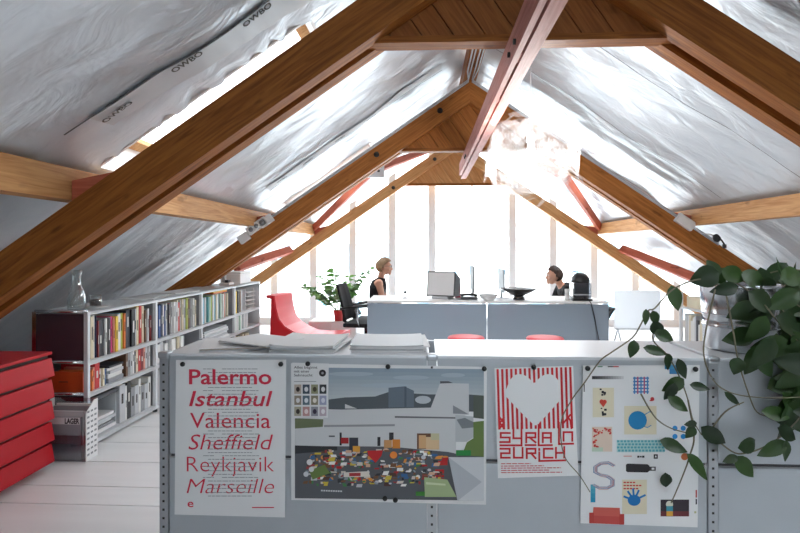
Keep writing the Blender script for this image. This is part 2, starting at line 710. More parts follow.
# pale building across the street
nb = tag(empty('building', (2.0, 34.0, -9.0)), 'pale building with rows of windows far outside the glazed gable', 'building')
f1 = MB()
f1.box(-16, 18, 0, 6, 0, 12.0)
f1.build('wall', mat('pale_render', S(236, 236, 232), 0.8), nb)
for k in range(14):
    for r_ in range(3):
        g = MB().box(-14 + k * 2.3, -12.9 + k * 2.3, -0.06, 0.02, 2.0 + r_ * 3.4, 3.9 + r_ * 3.4)
        g.build('window', mat('far_glass', S(120, 160, 180), 0.2), nb)


# ------------------------------------------------------------------ timber roof frame
def clip_poly(poly, p, n):
    out_ = []
    for i in range(len(poly)):
        a, c = poly[i], poly[(i + 1) % len(poly)]
        da, dc = (a - p).dot(n), (c - p).dot(n)
        if da >= 0:
            out_.append(a)
        if (da >= 0) != (dc >= 0):
            out_.append(a + (c - a) * (da / (da - dc)))
    return out_


def truss(yf, planks, collar, label, dz=0.24, wd=None, bolts=True, board_y=None, name='roof_truss'):
    root = tag(empty(name, (RX, yf, 0)), label, 'roof truss', 'timber roof trusses')
    for side in (-1, 1):
        for ya, yb in planks:
            mb = MB()
            mb.prism([(RX, yf + ya, RAFT_Z), (RX + side * RAFT_Z / PITCH, yf + ya, 0.001),
                      (RX + side * (RAFT_Z - dz) / PITCH, yf + ya, 0.001), (RX, yf + ya, RAFT_Z - dz)], (0, yb - ya, 0))
            orient(mb, 'rafter', wd or W_TRUSS, root, frame((RX, yf + ya, RAFT_Z - 0.13 * side), (side, 0, -PITCH), (0, 1, 0)))
    # triangular boarding above the collar
    ba, bb = board_y
    hw = (RAFT_Z - 0.04 - collar) / PITCH
    tri = [Vector((RX - hw, 0, collar)), Vector((RX + hw, 0, collar)), Vector((RX, 0, RAFT_Z - 0.04))]
    dd = Vector((PITCH, 0, -1)).normalized()
    pp = Vector((1, 0, PITCH)).normalized()
    mb = MB()
    wdt = 0.135
    for k in range(-14, 14):
        poly = clip_poly(tri, Vector((RX, 0, collar)) + pp * (k * wdt + 0.003), pp)
        if len(poly) > 2:
            poly = clip_poly(poly, Vector((RX, 0, collar)) + pp * ((k + 1) * wdt - 0.003), -pp)
        if len(poly) > 2:
            mb.prism([p + Vector((0, yf + ba, 0)) for p in poly], (0, bb - ba, 0))
    mb.prism([p + Vector((0, yf + bb - 0.004, 0)) for p in tri], (0, 0.01, 0))
    orient(mb, 'boarding', wd or W_BOARD, root, frame((RX, yf + ba, collar), dd, (0, 1, 0)))
    mb = MB().box(RX - hw + 0.02, RX + hw - 0.02, yf + ba - 0.02, yf + bb + 0.05, collar - 0.035, collar + 0.0)
    orient(mb, 'collar_rail', W_TRUSS, root, frame((RX, yf, collar), (1, 0, 0), (0, 1, 0)))
    if bolts:
        for side in (-1, 1):
            for h in (0.32, 1.0):
                z = RAFT_Z - PITCH * h - 0.11
                bo = MB().lathe([(0.0, 0), (0.03, 0), (0.03, 0.012), (0.012, 0.014), (0.012, 0.02), (0, 0.02)],
                                (RX + side * h, yf + planks[0][0], z), 12, M=Matrix.Rotation(R(90), 3, 'X'))
                bo.build_world('bolt', M_DARKGAP, root)
    return root


T1, T2, T3 = 2.70, 5.78, 8.86
COL = 2.405
truss(T1, [(0, 0.10), (0.17, 0.27)], COL, 'nearest double-plank roof truss spanning the whole top of the room', bolts=False,
      board_y=(0.105, 0.145))
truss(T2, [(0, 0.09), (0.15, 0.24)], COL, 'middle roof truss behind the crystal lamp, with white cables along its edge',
      wd=W_TRUSS_LIT, board_y=(0.095, 0.13))
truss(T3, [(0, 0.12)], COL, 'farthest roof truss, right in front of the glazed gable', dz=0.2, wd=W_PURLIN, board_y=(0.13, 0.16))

for side, nm in ((-1, 'left'), (1, 'right')):
    xa = RX + side * 2.38
    mb = MB().box(xa - 0.065, xa + 0.065, Y_BACK + 0.02, Y_GABLE - 0.1, 1.56, 1.725)
    p_ = orient(mb, 'purlin', W_PURLIN, None, frame((xa, 3, 1.6), (0, 1, 0), (1, 0, 0)))
    tag(p_, 'pale timber purlin running along the %s foil slope on top of the trusses' % nm, 'purlin', 'roof purlins')
    for yf in (T1, T2, T3):
        cl = MB()
        hz = RAFT_Z - PITCH * (2.38 - 0.10)
        cl.prism([(xa - side * 0.30, yf + 0.02, RAFT_Z - PITCH * 2.08 + 0.005), (xa - side * 0.07, yf + 0.02, RAFT_Z - PITCH * 2.31 + 0.005),
                  (xa - side * 0.07, yf + 0.02, 1.66)], (0, 0.2, 0))
        c_ = cl.build('timber_cleat', W_RED, None, loc=(xa - side * 0.15, yf + 0.1, 1.6))
        tag(c_, 'red-brown wedge under the foil holding the %s purlin on the %s truss' % (
            nm, {T1: 'nearest', T2: 'middle', T3: 'farthest'}[yf]), 'cleat', 'purlin cleats')
mb = MB().box(RX - 0.07, RX + 0.07, Y_BACK + 0.02, Y_GABLE - 0.1, RAFT_Z + 0.01, RAFT_Z + 0.17)
tag(orient(mb, 'ridge_beam', W_TRUSS, None, frame((RX, 3, 3.15), (0, 1, 0), (1, 0, 0))),
    'brown ridge beam under the very top of the roof', 'beam')

# pink double plank hanging under the collars
pk = tag(empty('track_beam', (0.477, 1.0, 2.24)), 'pink-painted double plank running under the truss collars beside the crystal lamp', 'beam')
for x0, x1, ye in ((0.424, 0.452, 6.72), (0.466, 0.53, 7.05)):
    mb = MB().box(x0, x1, 0.9, ye, 2.225, 2.368)
    orient(mb, 'plank', W_PINK, pk, frame(((x0 + x1) / 2, 3, 2.27), (0, 1, 0), (1, 0, 0)))
for yb in (1.8, 2.6, 3.35, 4.6, 5.9):
    MB().box(0.452, 0.466, yb, yb + 0.12, 2.235, 2.36).build_world('spacer_block', W_PINK, pk)
for yb in (2.55, 2.72, 5.6, 5.72):
    MB().lathe([(0, 0), (0.014, 0), (0.014, 0.012), (0, 0.012)], (0.424, yb, 2.275), 10,
               M=Matrix.Rotation(R(-90), 3, 'Y')).build_world('bolt', M_DARKGAP, pk)

# red-brown braces between the middle and the farthest truss
NL, NR = Vector((-PITCH, 0, 1)), Vector((PITCH, 0, 1))
P0 = (RX, 0, RAFT_Z - 0.02)


def brace(pts, r, label):
    a, c = pts
    ax = (c - a).normalized()
    M = frame(a, ax, Vector((0, 1, 0)))
    L = (c - a).length
    mb = MB()
    mb.box(0, L, -r, r, -r * 1.3, r * 1.3)
    mb.v = [M @ v for v in mb.v]
    o = orient(mb, 'roof_brace', W_RED, None, M)
    tag(o, label, 'brace', 'red-brown roof braces')


qL = on_plane(372, 171, P0, NL)
brace((at(314, 228, T3 - 0.03), qL), 0.035, 'red-brown brace left of the desk, from the lower joint up to the bolted plate')
brace((qL, at(428, 150, T3 - 0.03)), 0.035, 'red-brown brace from the bolted plate up to the farthest truss top')
brace((at(290, 250, T3 - 0.04), on_plane(236, 268, P0, NL)), 0.045, 'red-brown brace low on the left above the far bookcase end')
qR = on_plane(566, 178, P0, NR)
brace((at(600, 228, T3 - 0.03), qR), 0.035, 'red-brown brace just right of the crystal lamp')
brace((qR, at(520, 152, T3 - 0.03)), 0.035, 'red-brown brace hidden mostly behind the crystal lamp')
brace((at(622, 249, T3 - 0.04), on_plane(700, 280, P0, NR)), 0.045, 'red-brown brace low on the right towards the big plant')
plate = tag(MB().box(qL.x - 0.14, qL.x + 0.16, qL.y - 0.07, qL.y - 0.04, qL.z - 0.09, qL.z + 0.1).build(
    'joint_plate', M_LGREY, None, loc=qL), 'perforated pale plate where two red-brown braces meet on the left', 'plate')
for i in range(4):
    for j in range(2):
        MB().box(qL.x - 0.12 + i * 0.065, qL.x - 0.09 + i * 0.065, qL.y - 0.076, qL.y - 0.069,
                 qL.z - 0.06 + j * 0.09 + i * 0.012, qL.z - 0.03 + j * 0.09 + i * 0.012).build(
            'bolt', M_DARKGAP, plate, loc=None).location = -qL


# cables and small fittings on the middle truss
def on_rafter(h, side, up=0.02, yf=T2 - 0.02):
    return Vector((RX + side * h, yf, RAFT_Z - PITCH * h + up))


for side, hend, nm in ((-1, 2.3, 'left'), (1, 2.55, 'right')):
    for k in range(2):
        cb = MB().tube([(RX + side * (0.02 + 0.03 * k), 3.2, RAFT_Z - 0.008), (RX + side * (0.02 + 0.03 * k), T2 - 0.3, RAFT_Z - 0.008)] +
                       [on_rafter(hend * i / 10 + 0.02, side, 0.004 - 0.02 * k) for i in range(11)], 0.0075, 6)
        c_ = cb.build('cable', M_LGREY, None, loc=(RX, T2, RAFT_Z))
        tag(c_, '%s white cable along the %s arm of the middle truss' % (('upper', 'lower')[k], nm), 'cable', 'cables on the middle truss')
for (px, py, w, nm) in ((266, 221, 0.16, 'small white box beside the left purlin, uppermost of three on the middle truss'),
                        (257, 226, 0.24, 'long white socket strip on the left arm of the middle truss'),
                        (244, 238, 0.12, 'white junction box lowest on the left arm of the middle truss')):
    c_ = at(px, py, T2 - 0.03)
    M = Matrix.Translation(c_) @ Matrix.Rotation(-math.atan(PITCH), 4, 'Y')
    mb = MB().bbox(-w / 2, w / 2, -0.03, 0.03, -0.045, 0.045, 0.008, 0, M)
    o = mb.build('junction_box', M_WHITE, None, loc=c_)
    tag(o, nm, 'junction box')
    if 'strip' in nm:
        for i in range(3):
            MB().lathe([(0, 0), (0.026, 0), (0.022, 0.004), (0, 0.004)], tuple(M @ Vector((-0.07 + i * 0.07, -0.03, 0))), 12,
                       M=Matrix.Rotation(R(90), 3, 'X')).build_world('socket', M_GREY, o)
c_ = at(685, 222, T2 - 0.03)
M = Matrix.Translation(c_) @ Matrix.Rotation(math.atan(PITCH), 4, 'Y')
o = MB().bbox(-0.1, 0.1, -0.03, 0.03, -0.05, 0.05, 0.008, 0, M).build('junction_box', M_WHITE, None, loc=c_)
tag(o, 'white junction box under the right purlin end on the middle truss', 'junction box')
MB().tube([c_ + Vector((0.08, -0.02, -0.05)), c_ + Vector((0.15, -0.03, -0.12)), c_ + Vector((0.25, -0.02, -0.13)), c_ + Vector((0.36, 0.0, -0.18))],
          0.007, 6).build_world('cable', M_WHITE, o)
c_ = at(716, 237, T2 - 0.06)
sp = tag(empty('spotlight', c_), 'small black spotlight clipped to the right arm of the middle truss', 'spotlight')
MB().tube([(-0.02, -0.06, -0.02), (0, 0, 0), (0.012, 0.035, 0.012)], [0.036, 0.033, 0.015], 14).build('lamp_head', M_BLACK, sp)
MB().tube([(0.012, 0.02, 0), (0.07, 0.03, -0.03), (0.10, 0.03, -0.075)], 0.009, 8).build('arm', M_BLACK, sp)
MB().lathe([(0, 0), (0.02, 0), (0.02, 0.04), (0, 0.04)], (0.10, 0.03, -0.115), 12).build('clamp', M_DGREY, sp)
rl = tag(empty('ridge_light', at(478, 49, 5.5)), 'small bright tube light under the ridge behind the nearest truss', 'light')
MB().tube([(0, -0.03, -0.06), (0, 0.03, 0.06)], 0.03, 10).build('tube', mat('lit_tube', (1, 1, 1, 1), emis=((1, 1, 0.97, 1), 12)), rl)  # glowing tube added for the sky light showing through the ridge gap
MB().box(-0.02, 0.02, -0.06, 0.06, 0.06, 0.10).build('holder', M_LGREY, rl)

# ------------------------------------------------------------------ long grey sideboard across the front
SBY, SBZ, SBD = 2.05, 0.90, 0.38
UPR = [-1.01, 0.027, 1.064, 2.10]
sb = tag(empty('sideboard', (0, SBY, 0)), 'long grey metal sideboard across the front carrying the taped-up posters', 'sideboard')
for x in UPR:
    u = MB()
    u.box(x - 0.017, x + 0.017, SBY - 0.004, SBY + 0.02, 0.02, SBZ - 0.004)
    for yb in (SBY + SBD - 0.02,):
        u.box(x - 0.017, x + 0.017, yb, yb + 0.02, 0.02, SBZ - 0.004)
    for k in range(26):
        z = 0.06 + k * 0.033
        u.box(x - 0.005, x + 0.003, SBY - 0.0055, SBY - 0.0035, z, z + 0.008, 1)
    u.build_world('upright', [M_STEEL, M_DARKGAP], sb)
    kb = MB().bbox(x - 0.022, x + 0.022, SBY - 0.012, SBY + 0.03, SBZ - 0.02, SBZ + 0.006, 0.008)
    kb.build_world('end_cap', M_STEEL, sb)
    MB().lathe([(0, 0), (0.018, 0), (0.018, 0.02), (0, 0.02)], (x, SBY + 0.05, 0), 12).build_world('foot', M_BLACK, sb)
for a, c in zip(UPR[:-1], UPR[1:]):
    for z0, z1 in ((0.51, SBZ - 0.008), (0.105, 0.495)):
        MB().bbox(a + 0.02, c - 0.02, SBY, SBY + 0.018, z0, z1, 0.004).build_world('back_panel', M_PANEL, sb)
    MB().bbox(a + 0.012, c - 0.012, SBY - 0.002, SBY + SBD, SBZ - 0.012, SBZ, 0.004).build_world('top_panel', M_PANEL_TOP, sb)
    MB().box(a + 0.02, c - 0.02, SBY + 0.016, SBY + SBD, 0.495, 0.51).build_world('shelf', M_DGREY, sb)  # shelf coloured dark to paint the shadow between the panels
    MB().box(a + 0.02, c - 0.02, SBY + 0.0, SBY + SBD, 0.085, 0.105).build_world('bottom_panel', M_SHELF, sb)
MB().box(UPR[0] - 0.017, UPR[0] - 0.002, SBY + 0.02, SBY + SBD - 0.02, 0.1, SBZ - 0.01).build_world('end_panel', M_PANEL, sb)
MB().box(UPR[-1] + 0.002, UPR[-1] + 0.017, SBY + 0.02, SBY + SBD - 0.02, 0.1, SBZ - 0.01).build_world('end_panel', M_PANEL, sb)

# ------------------------------------------------------------------ posters
PY = SBY - 0.0055      # plane the sheets hang in


class Sheet:
    """flat print drawn in photograph pixels on the sheet's own plane"""

    def __init__(self, depth):
        self.depth = depth
        self.mb = MB()
        self.mats = []

    def mi(self, m):
        if m not in self.mats:
            self.mats.append(m)
        return self.mats.index(m)

    def poly(self, pts, m, lift=1):
        self.mb.add([at(x, y, self.depth - 0.00035 * lift - 4e-6 * len(self.mb.f)) for x, y in pts], [list(range(len(pts)))], self.mi(m))
        return self

    def rect(self, x0, y0, x1, y1, m, lift=1):
        return self.poly([(x0, y0), (x1, y0), (x1, y1), (x0, y1)], m, lift)

    def disc(self, x, y, r, m, lift=1, n=20, ry=None):
        return self.poly([(x + r * math.cos(2 * PI * k / n), y + (ry or r) * math.sin(2 * PI * k / n)) for k in range(n)], m, lift)

    def line(self, pts, w, m, lift=1):
        """stroke with square ends"""
        for (xa, ya), (xb, yb) in zip(pts[:-1], pts[1:]):
            dx, dy = xb - xa, yb - ya
            L = math.hypot(dx, dy) or 1
            dx, dy = dx / L * w / 2, dy / L * w / 2
            self.poly([(xa - dx - dy, ya - dy + dx), (xb + dx - dy, yb + dy + dx), (xb + dx + dy, yb + dy - dx),
                       (xa - dx + dy, ya - dy - dx)], m, lift)
        return self

    def text(self, s, x0, x1, base, cap, m, lift=2, offset=0.0, shear=0.0, drop=0.0):
        """drop: how many px the right end sits lower"""
        vs_, fs_ = text_shape(s, offset, shear)
        self.mb.add([at(x0 + v.x * (x1 - x0), base - v.y * cap + drop * v.x, self.depth - 0.00035 * lift) for v in vs_], fs_, self.mi(m))
        return self

    def done(self, name, parent):
        return self.mb.build_world(name, self.mats, parent)


def sheet_root(corners, label, sub=1.0, mat_=None, name='poster'):
    """a slightly wavy sheet of paper, thickness 0.4 mm"""
    tl, tr, br, bl = [at(x, y, PY) for x, y in corners]
    c_ = (tl + tr + br + bl) / 4
    mb = MB()
    n = 12
    for lay in (0.0, 0.0004):
        for j in range(n + 1):
            for i in range(n + 1):
                u, v = i / n, j / n
                p = (tl * (1 - u) + tr * u) * (1 - v) + (bl * (1 - u) + br * u) * v
                mb.v.append(p + Vector((0, lay, 0)))
    k = (n + 1) ** 2
    for j in range(n):
        for i in range(n):
            a = j * (n + 1) + i
            q = [a, a + 1, a + n + 2, a + n + 1]
            mb.f += [q, [w + k for w in q][::-1]]
            mb.m += [0, 0]
            mb.sm += [True, True]
    o = mb.build(name, mat_ or M_PAPER, None, loc=c_)
    tag(o, label, 'poster', 'posters on the sideboard')
    return o


RED_INK = flat('red_ink', 214, 52, 78)
RED_HEART = flat('scarlet_ink', 206, 40, 48)
BLACK_INK = flat('black_ink', 40, 40, 44)
GREY_INK = flat('grey_ink', 150, 152, 158)

# 1. city names
p1 = sheet_root([(176, 360), (286.2, 359.6), (285, 517.5), (174.5, 514.5)],
                'white poster of six red city names, far left on the sideboard')
sh = Sheet(PY)
for k, (w, xa, xb, base, cap, off, shr) in enumerate((
        ('Palermo', 189, 271.5, 384, 15.2, 0.016, 0), ('Istanbul', 189, 272.5, 406, 15.6, 0.01, 0.22),
        ('Valencia', 190, 270.5, 428, 16, 0.0, 0), ('Sheffield', 188.5, 273, 449.6, 16, -0.006, 0.22),
        ('Reykjavik', 186.8, 274, 471.6, 16, -0.012, 0), ('Marseille', 186.6, 274, 493.4, 15.6, -0.013, 0.22))):
    sh.text(w, xa, xb, base, cap, RED_INK, 2, off, shr)
sh.text('e', 187.5, 193.5, 507, 8.2, RED_INK, 2, 0.012)
sh.rect(252, 507, 274, 508, RED_INK)
sh.done('lettering', p1)
sh = Sheet(PY)
rnd = random.Random(3)
for k in range(6):
    y = 368.6 + k * 21.7
    for (dy, xa, xb) in ((0, 203, 214), (0, 222, 259), (3.6, 208, 256), (7.4, 208, 257), (11, 207, 256), (15, 208, 254), (18.6, 208, 252)):
        x = xa
        while x < xb - 1:
            L = min(rnd.uniform(2, 6), xb - x)
            sh.rect(x, y + dy, x + L, y + dy + 0.65, GREY_INK)
            x += L + 0.7
sh.done('small_print', p1)


# 2. landscape photograph poster
def c2(u, v):
    return (285 + u * 0.3, 350 + v * 0.3)


p2 = sheet_root([c2(20, 44), c2(673, 56), c2(670, 516), c2(21, 500)],
                'wide landscape poster of a white building and flea-market goods, second from left')
sh = Sheet(PY)
P2 = lambda pts, m, l=1: sh.poly([c2(*q) for q in pts], m, l)
tp = lambda u: 60 + (u - 33) * 0.008
for k in range(9):
    a, c = 58 + k * 13, 58 + (k + 1) * 13
    g = k / 8
    P2([(33, a), (663, a + 6), (663, c + 6), (33, c)], col(int(146 + 50 * g), int(162 + 40 * g), int(176 + 28 * g)))
for (u, v, w) in ((220, 80, 150), (420, 92, 120), (330, 118, 160), (560, 84, 80)):
    sh.disc(*c2(u, v), w * 0.3 / 2, col(170, 184, 194), 2, 20, 2.2)
P2([(145, 165), (200, 158), (300, 155), (345, 140), (480, 148), (610, 148), (663, 152), (663, 206), (145, 198)], col(84, 92, 98), 2)
P2([(345, 126), (398, 121), (430, 136), (430, 190), (345, 192)], col(102, 114, 126), 3)
P2([(398, 121), (405, 122), (405, 190), (398, 190)], col(82, 94, 106), 4)
P2([(200, 180), (240, 195), (200, 195)], col(205, 208, 208), 3)
sh.disc(*c2(460, 166), 8, col(190, 196, 202), 3, 16, 4)
P2([(33, 228), (132, 231), (124, 262), (33, 262)], col(108, 118, 88), 3)
P2([(130, 200), (486, 192), (517, 110), (613, 112), (613, 215), (570, 225), (570, 345), (33, 322), (33, 262), (126, 256)], col(206, 208, 210), 4)
P2([(517, 104), (545, 104), (560, 110), (517, 112)], col(90, 92, 96), 5)
P2([(130, 250), (366, 247), (366, 254), (130, 257)], col(150, 152, 156), 5)
P2([(366, 220), (570, 224), (570, 229), (366, 226)], col(110, 112, 116), 5)
P2([(560, 184), (612, 214), (560, 212)], col(140, 144, 150), 5)
P2([(568, 216), (628, 222), (628, 292), (606, 306), (568, 306)], col(188, 192, 196), 5)
P2([(572, 232), (600, 226), (628, 240), (628, 258), (590, 262)], col(126, 132, 138), 6)
P2([(628, 150), (663, 152), (663, 230), (628, 226)], col(84, 92, 84), 4)
P2([(628, 240), (663, 236), (663, 357), (590, 350), (606, 308), (628, 294)], col(106, 128, 70), 5)
P2([(33, 320), (350, 322), (545, 340), (590, 350), (663, 356), (663, 502), (33, 494)], col(92, 95, 101), 5)
P2([(33, 318), (174, 322), (174, 334), (33, 346)], col(50, 52, 56), 6)
P2([(146, 285), (166, 285), (166, 290), (146, 290)], col(90, 90, 94), 6)
for (u0, v0, u1, v1, cc) in ((182, 275, 189, 318, (40, 40, 44)), (186, 292, 212, 312, (170, 40, 44)), (214, 292, 244, 340, (58, 60, 70)),
                             (226, 320, 250, 340, (226, 160, 60)), (308, 290, 318, 320, (44, 44, 48)), (347, 275, 362, 300, (50, 50, 54)),
                             (330, 300, 356, 326, (200, 150, 100)), (358, 298, 384, 328, (222, 140, 60)), (440, 278, 486, 330, (110, 76, 56)),
                             (446, 284, 470, 328, (214, 170, 124)), (470, 290, 514, 332, (220, 190, 150)), (486, 278, 514, 300, (200, 196, 160)),
                             (570, 334, 620, 352, (48, 140, 72)), (500, 370, 542, 384, (196, 48, 48)), (500, 398, 530, 412, (196, 48, 48)),
                             (500, 416, 530, 424, (180, 44, 44))):
    P2([(u0, v0), (u1, v0), (u1, v1), (u0, v1)], col(*cc), 7)
rnd = random.Random(11)
pal = [(190, 44, 46), (214, 206, 196), (64, 108, 160), (226, 150, 70), (240, 240, 236), (70, 130, 80), (120, 84, 60), (54, 56, 62),
       (216, 176, 150), (160, 60, 62), (146, 160, 170), (214, 190, 70), (88, 60, 54), (200, 200, 206)]
for k in range(330):
    v = rnd.uniform(330, 448)
    u0 = 60 + max(0, (390 - v)) * 0.5
    u = rnd.uniform(u0, 535 if v > 345 else 480)
    w, h = rnd.uniform(5, 22), rnd.uniform(4, 13)
    cc = col(*rnd.choice(pal))
    if rnd.random() < 0.25:
        sh.disc(*c2(u, v), w * 0.15, cc, 8, 9, h * 0.18)
    else:
        k2 = rnd.uniform(-6, 6)
        P2([(u, v), (u + w, v + k2 * 0.3), (u + w + k2, v + h), (u + k2, v + h)], cc, 8 + k * 0.01)
P2([(274, 336), (326, 334), (322, 352), (302, 376), (278, 352)], col(196, 42, 44), 12)
P2([(80, 402), (132, 382), (150, 410), (92, 432)], col(108, 132, 72), 12)
P2([(196, 408), (280, 404), (280, 422), (196, 424)], col(226, 220, 212), 12)
P2([(214, 410), (252, 409), (252, 420), (214, 421)], col(180, 60, 64), 13)
sh.disc(*c2(82, 374), 3, col(226, 228, 230), 12)
sh.disc(*c2(88, 398), 2.6, col(220, 224, 226), 12)
sh.disc(*c2(70, 414), 2.6, col(214, 218, 222), 12)
sh.disc(*c2(362, 350), 3.6, col(236, 140, 62), 12)
P2([(464, 424), (541, 432), (572, 490), (466, 490)], col(168, 186, 140), 12)
P2([(470, 440), (535, 446), (535, 452), (470, 448)], col(206, 216, 180), 13)
P2([(436, 472), (466, 472), (466, 486), (436, 486)], col(70, 140, 60), 12)
P2([(545, 357), (663, 357), (663, 502), (575, 503)], col(206, 209, 213), 13)
P2([(545, 357), (656, 440), (575, 503)], col(180, 185, 192), 14)  # folded paper corner; this darker triangle paints the shade of the fold
for k in range(9):
    P2([(120 + k * 8, 466 + k * 0.3), (126 + k * 8, 466 + k * 0.3), (126 + k * 8, 471 + k * 0.3), (120 + k * 8, 471 + k * 0.3)], col(214, 216, 218), 7)
sh.done('photograph', p2)
sh = Sheet(PY - 0.006)
sh.poly([c2(24, 42), c2(146, 45), c2(143, 226), c2(24, 218)], M_PAPER, 1)
for k, wd in enumerate((('Alles beginnt', 30, 108), ('mit einer', 30, 82), ('Sehnsucht', 30, 92))):
    sh.text(wd[0], c2(wd[1], 0)[0], c2(wd[2], 0)[0], c2(0, 62 + k * 13)[1], 2.7, BLACK_INK, 2, 0.004)
sh.disc(*c2(125, 77), 3.5, BLACK_INK, 2)
sh.disc(*c2(125, 77), 1.3, GREY_INK, 3)
sh.rect(*c2(30, 104), *c2(104, 106), GREY_INK, 2)
tcols = [(190, 176, 164), (70, 84, 98), (150, 150, 120), (56, 58, 62), (150, 140, 126), (96, 116, 128), (140, 134, 112), (164, 170, 196),
         (176, 170, 150), (196, 150, 150), (150, 150, 158), (196, 180, 190)]
tins = [(60, 50, 50), (226, 228, 230), (70, 66, 50), (232, 232, 232), (226, 226, 226), (228, 232, 236), (236, 230, 220), (226, 226, 236),
        (64, 56, 50), (240, 226, 226), (60, 50, 70), (240, 236, 240)]
for j in range(3):
    for i in range(4):
        u, v = 31 + i * 28, 115 + j * 37
        sh.rect(*c2(u, v), *c2(u + 23, v + 31), col(*tcols[j * 4 + i]), 2)
        sh.disc(*c2(u + 12, v + 16), 2.0, col(*tins[j * 4 + i]), 3, 9, 2.6)
sh.done('inset_card', p2)


# 3. striped heart poster
def c3(u, v):
    return (480 + u * 0.2626, 350 + v * 0.2626)


def c3b(u, v):
    return (490 + u * 0.1314, 415 + v * 0.1314)


p3 = sheet_root([(494.4, 368), (573.2, 365.8), (578.5, 475.6), (498, 478.2)],
                'white poster with a heart cut out of red stripes, third from left')
sh = Sheet(PY)


def heart_half_open(u):
    """v-range of the heart at u, or None"""
    t = (u - 208) / 108.0
    if abs(t) >= 1:
        return None
    a = abs(t)
    top = 92 + 38 * (max(0.0, (1 - a / 0.5)) ** 2) if a < 0.5 else 92 + 60 * ((a - 0.5) / 0.5) ** 2.6
    bot = 290 - 112 * a ** 1.08
    return top, bot


n = 17
for k in range(n):
    u0 = 66 + k * 17.3
    w = 8.6
    us = [u0, u0 + w / 2, u0 + w]
    yt, yb = 73 - (u0 - 66) * 0.03, 303 - (u0 - 66) * 0.02
    rng = [heart_half_open(q) for q in us]
    sk = lambda u, v: (u + (v - 180) * 0.03, v)
    if any(r_ is None for r_ in rng):
        sh.poly([c3(*sk(us[0], yt)), c3(*sk(us[2], yt)), c3(*sk(us[2], yb)), c3(*sk(us[0], yb))], RED_HEART)
    else:
        sh.poly([c3(*sk(us[0], yt)), c3(*sk(us[2], yt)), c3(*sk(us[2], rng[2][0])), c3(*sk(us[0], rng[0][0]))], RED_HEART)
        sh.poly([c3(*sk(us[0], rng[0][1])), c3(*sk(us[2], rng[2][1])), c3(*sk(us[2], yb)), c3(*sk(us[0], yb))], RED_HEART)
LET = [[(150, 137), (82, 137), (82, 171), (150, 171), (150, 206), (78, 206)], [(178, 100), (178, 177), (240, 177)],
       [(240, 60), (240, 231), (80, 231)], [(276, 208), (276, 137), (346, 137), (346, 171), (285, 171)], [(302, 171), (346, 208)],
       [(272, 229), (346, 229)], [(370, 75), (370, 231), (470, 229)], [(402, 206), (402, 137), (464, 137), (464, 206)],
       [(402, 173), (464, 173)], [(525, 60), (525, 221), (632, 218)], [(560, 195), (560, 131), (626, 131), (626, 195)],
       [(80, 257), (150, 257), (150, 291), (84, 291), (84, 325), (150, 325)], [(182, 250), (182, 325), (248, 325), (248, 250)],
       [(280, 328), (280, 257), (346, 257), (346, 291), (280, 291)], [(312, 291), (346, 328)], [(375, 258), (375, 266)],
       [(375, 285), (375, 350), (572, 345)], [(476, 257), (410, 257), (410, 325), (476, 325)], [(502, 250), (502, 325)],
       [(565, 244), (565, 322)], [(502, 289), (565, 287)], [(75, 20), (105, 60), (75, 100)], [(105, 20), (75, 60), (105, 100)],
       [(585, 0), (612, 45), (620, 100)], [(610, 0), (560, 60)]]
for st in LET:
    sh.line([c3b(*q) for q in st], 1.9, RED_HEART, 2)
rnd = random.Random(5)
for k, (v, xe) in enumerate(((364, 312), (382, 410), (398, 540), (415, 450), (432, 548))):
    x = 84
    while x < xe:
        L = rnd.uniform(14, 46)
        sh.rect(*c3b(x, v + 4 - x * 0.008), *c3b(min(x + L, xe), v + 11 - x * 0.008), flat('faded_red_ink', 204, 96, 104), 2)
        x += L + 6
sh.done('lettering', p3)


# 4. sheet of coloured illustrations
def c4(u, v):
    return (570 + u * 0.3431, 350 + v * 0.3431)


p4 = sheet_root([c4(38, 45), c4(378, 44), c4(372, 517), c4(30, 505)],
                'white poster scattered with small coloured pictures, behind the hanging vines')
sh = Sheet(PY)
Rc = lambda u0, v0, u1, v1, m, l=1: sh.rect(*c4(u0, v0), *c4(u1, v1), m, l)


def nxt(name='picture'):
    global sh
    if sh.mb.f:
        sh.done(name, p4)
    sh = Sheet(PY)


for k in range(12):
    g = int(46 + k * 15)
    Rc(64 + k * 7.7, 76, 64 + (k + 1) * 7.7, 85, col(g, g, g + 2))
nxt()
Rc(80, 47, 95, 50, col(60, 130, 90)); Rc(110, 47, 126, 50, col(40, 40, 44)); Rc(126, 47, 142, 50, col(200, 60, 60))
nxt()
Rc(66, 110, 128, 196, M_PAPER2)
rnd = random.Random(2)
for (v0, v1) in ((112, 136), (168, 194)):
    for k in range(7):
        u, v = rnd.uniform(86, 100), rnd.uniform(v0, v1 - 6)
        Rc(u, v, u + rnd.uniform(3, 9), v + rnd.uniform(3, 7), BLACK_INK, 2)
sh.disc(*c4(92, 150), 2.1, col(210, 70, 56), 2); sh.disc(*c4(101, 151), 2.1, col(210, 70, 56), 2)
sh.poly([c4(86, 153), c4(107, 153), c4(97, 167)], col(210, 70, 56), 2)
nxt()
for k in range(5):
    Rc(184, 80 + k * 10, 230, 84 + k * 10, col(64, 130, 190), 1)
    Rc(186 + k * 9.5, 78, 190 + k * 9.5, 128, col(186, 90, 130) if k % 2 else col(70, 140, 200), 2)
nxt()
sh.disc(*c4(240, 143), 2, col(204, 60, 66)); Rc(232, 146, 240, 149, col(204, 60, 66), 2)
nxt()
Rc(158, 163, 252, 246, M_PAPER2)
sh.disc(*c4(197, 205), 9.3, col(38, 138, 196), 2)
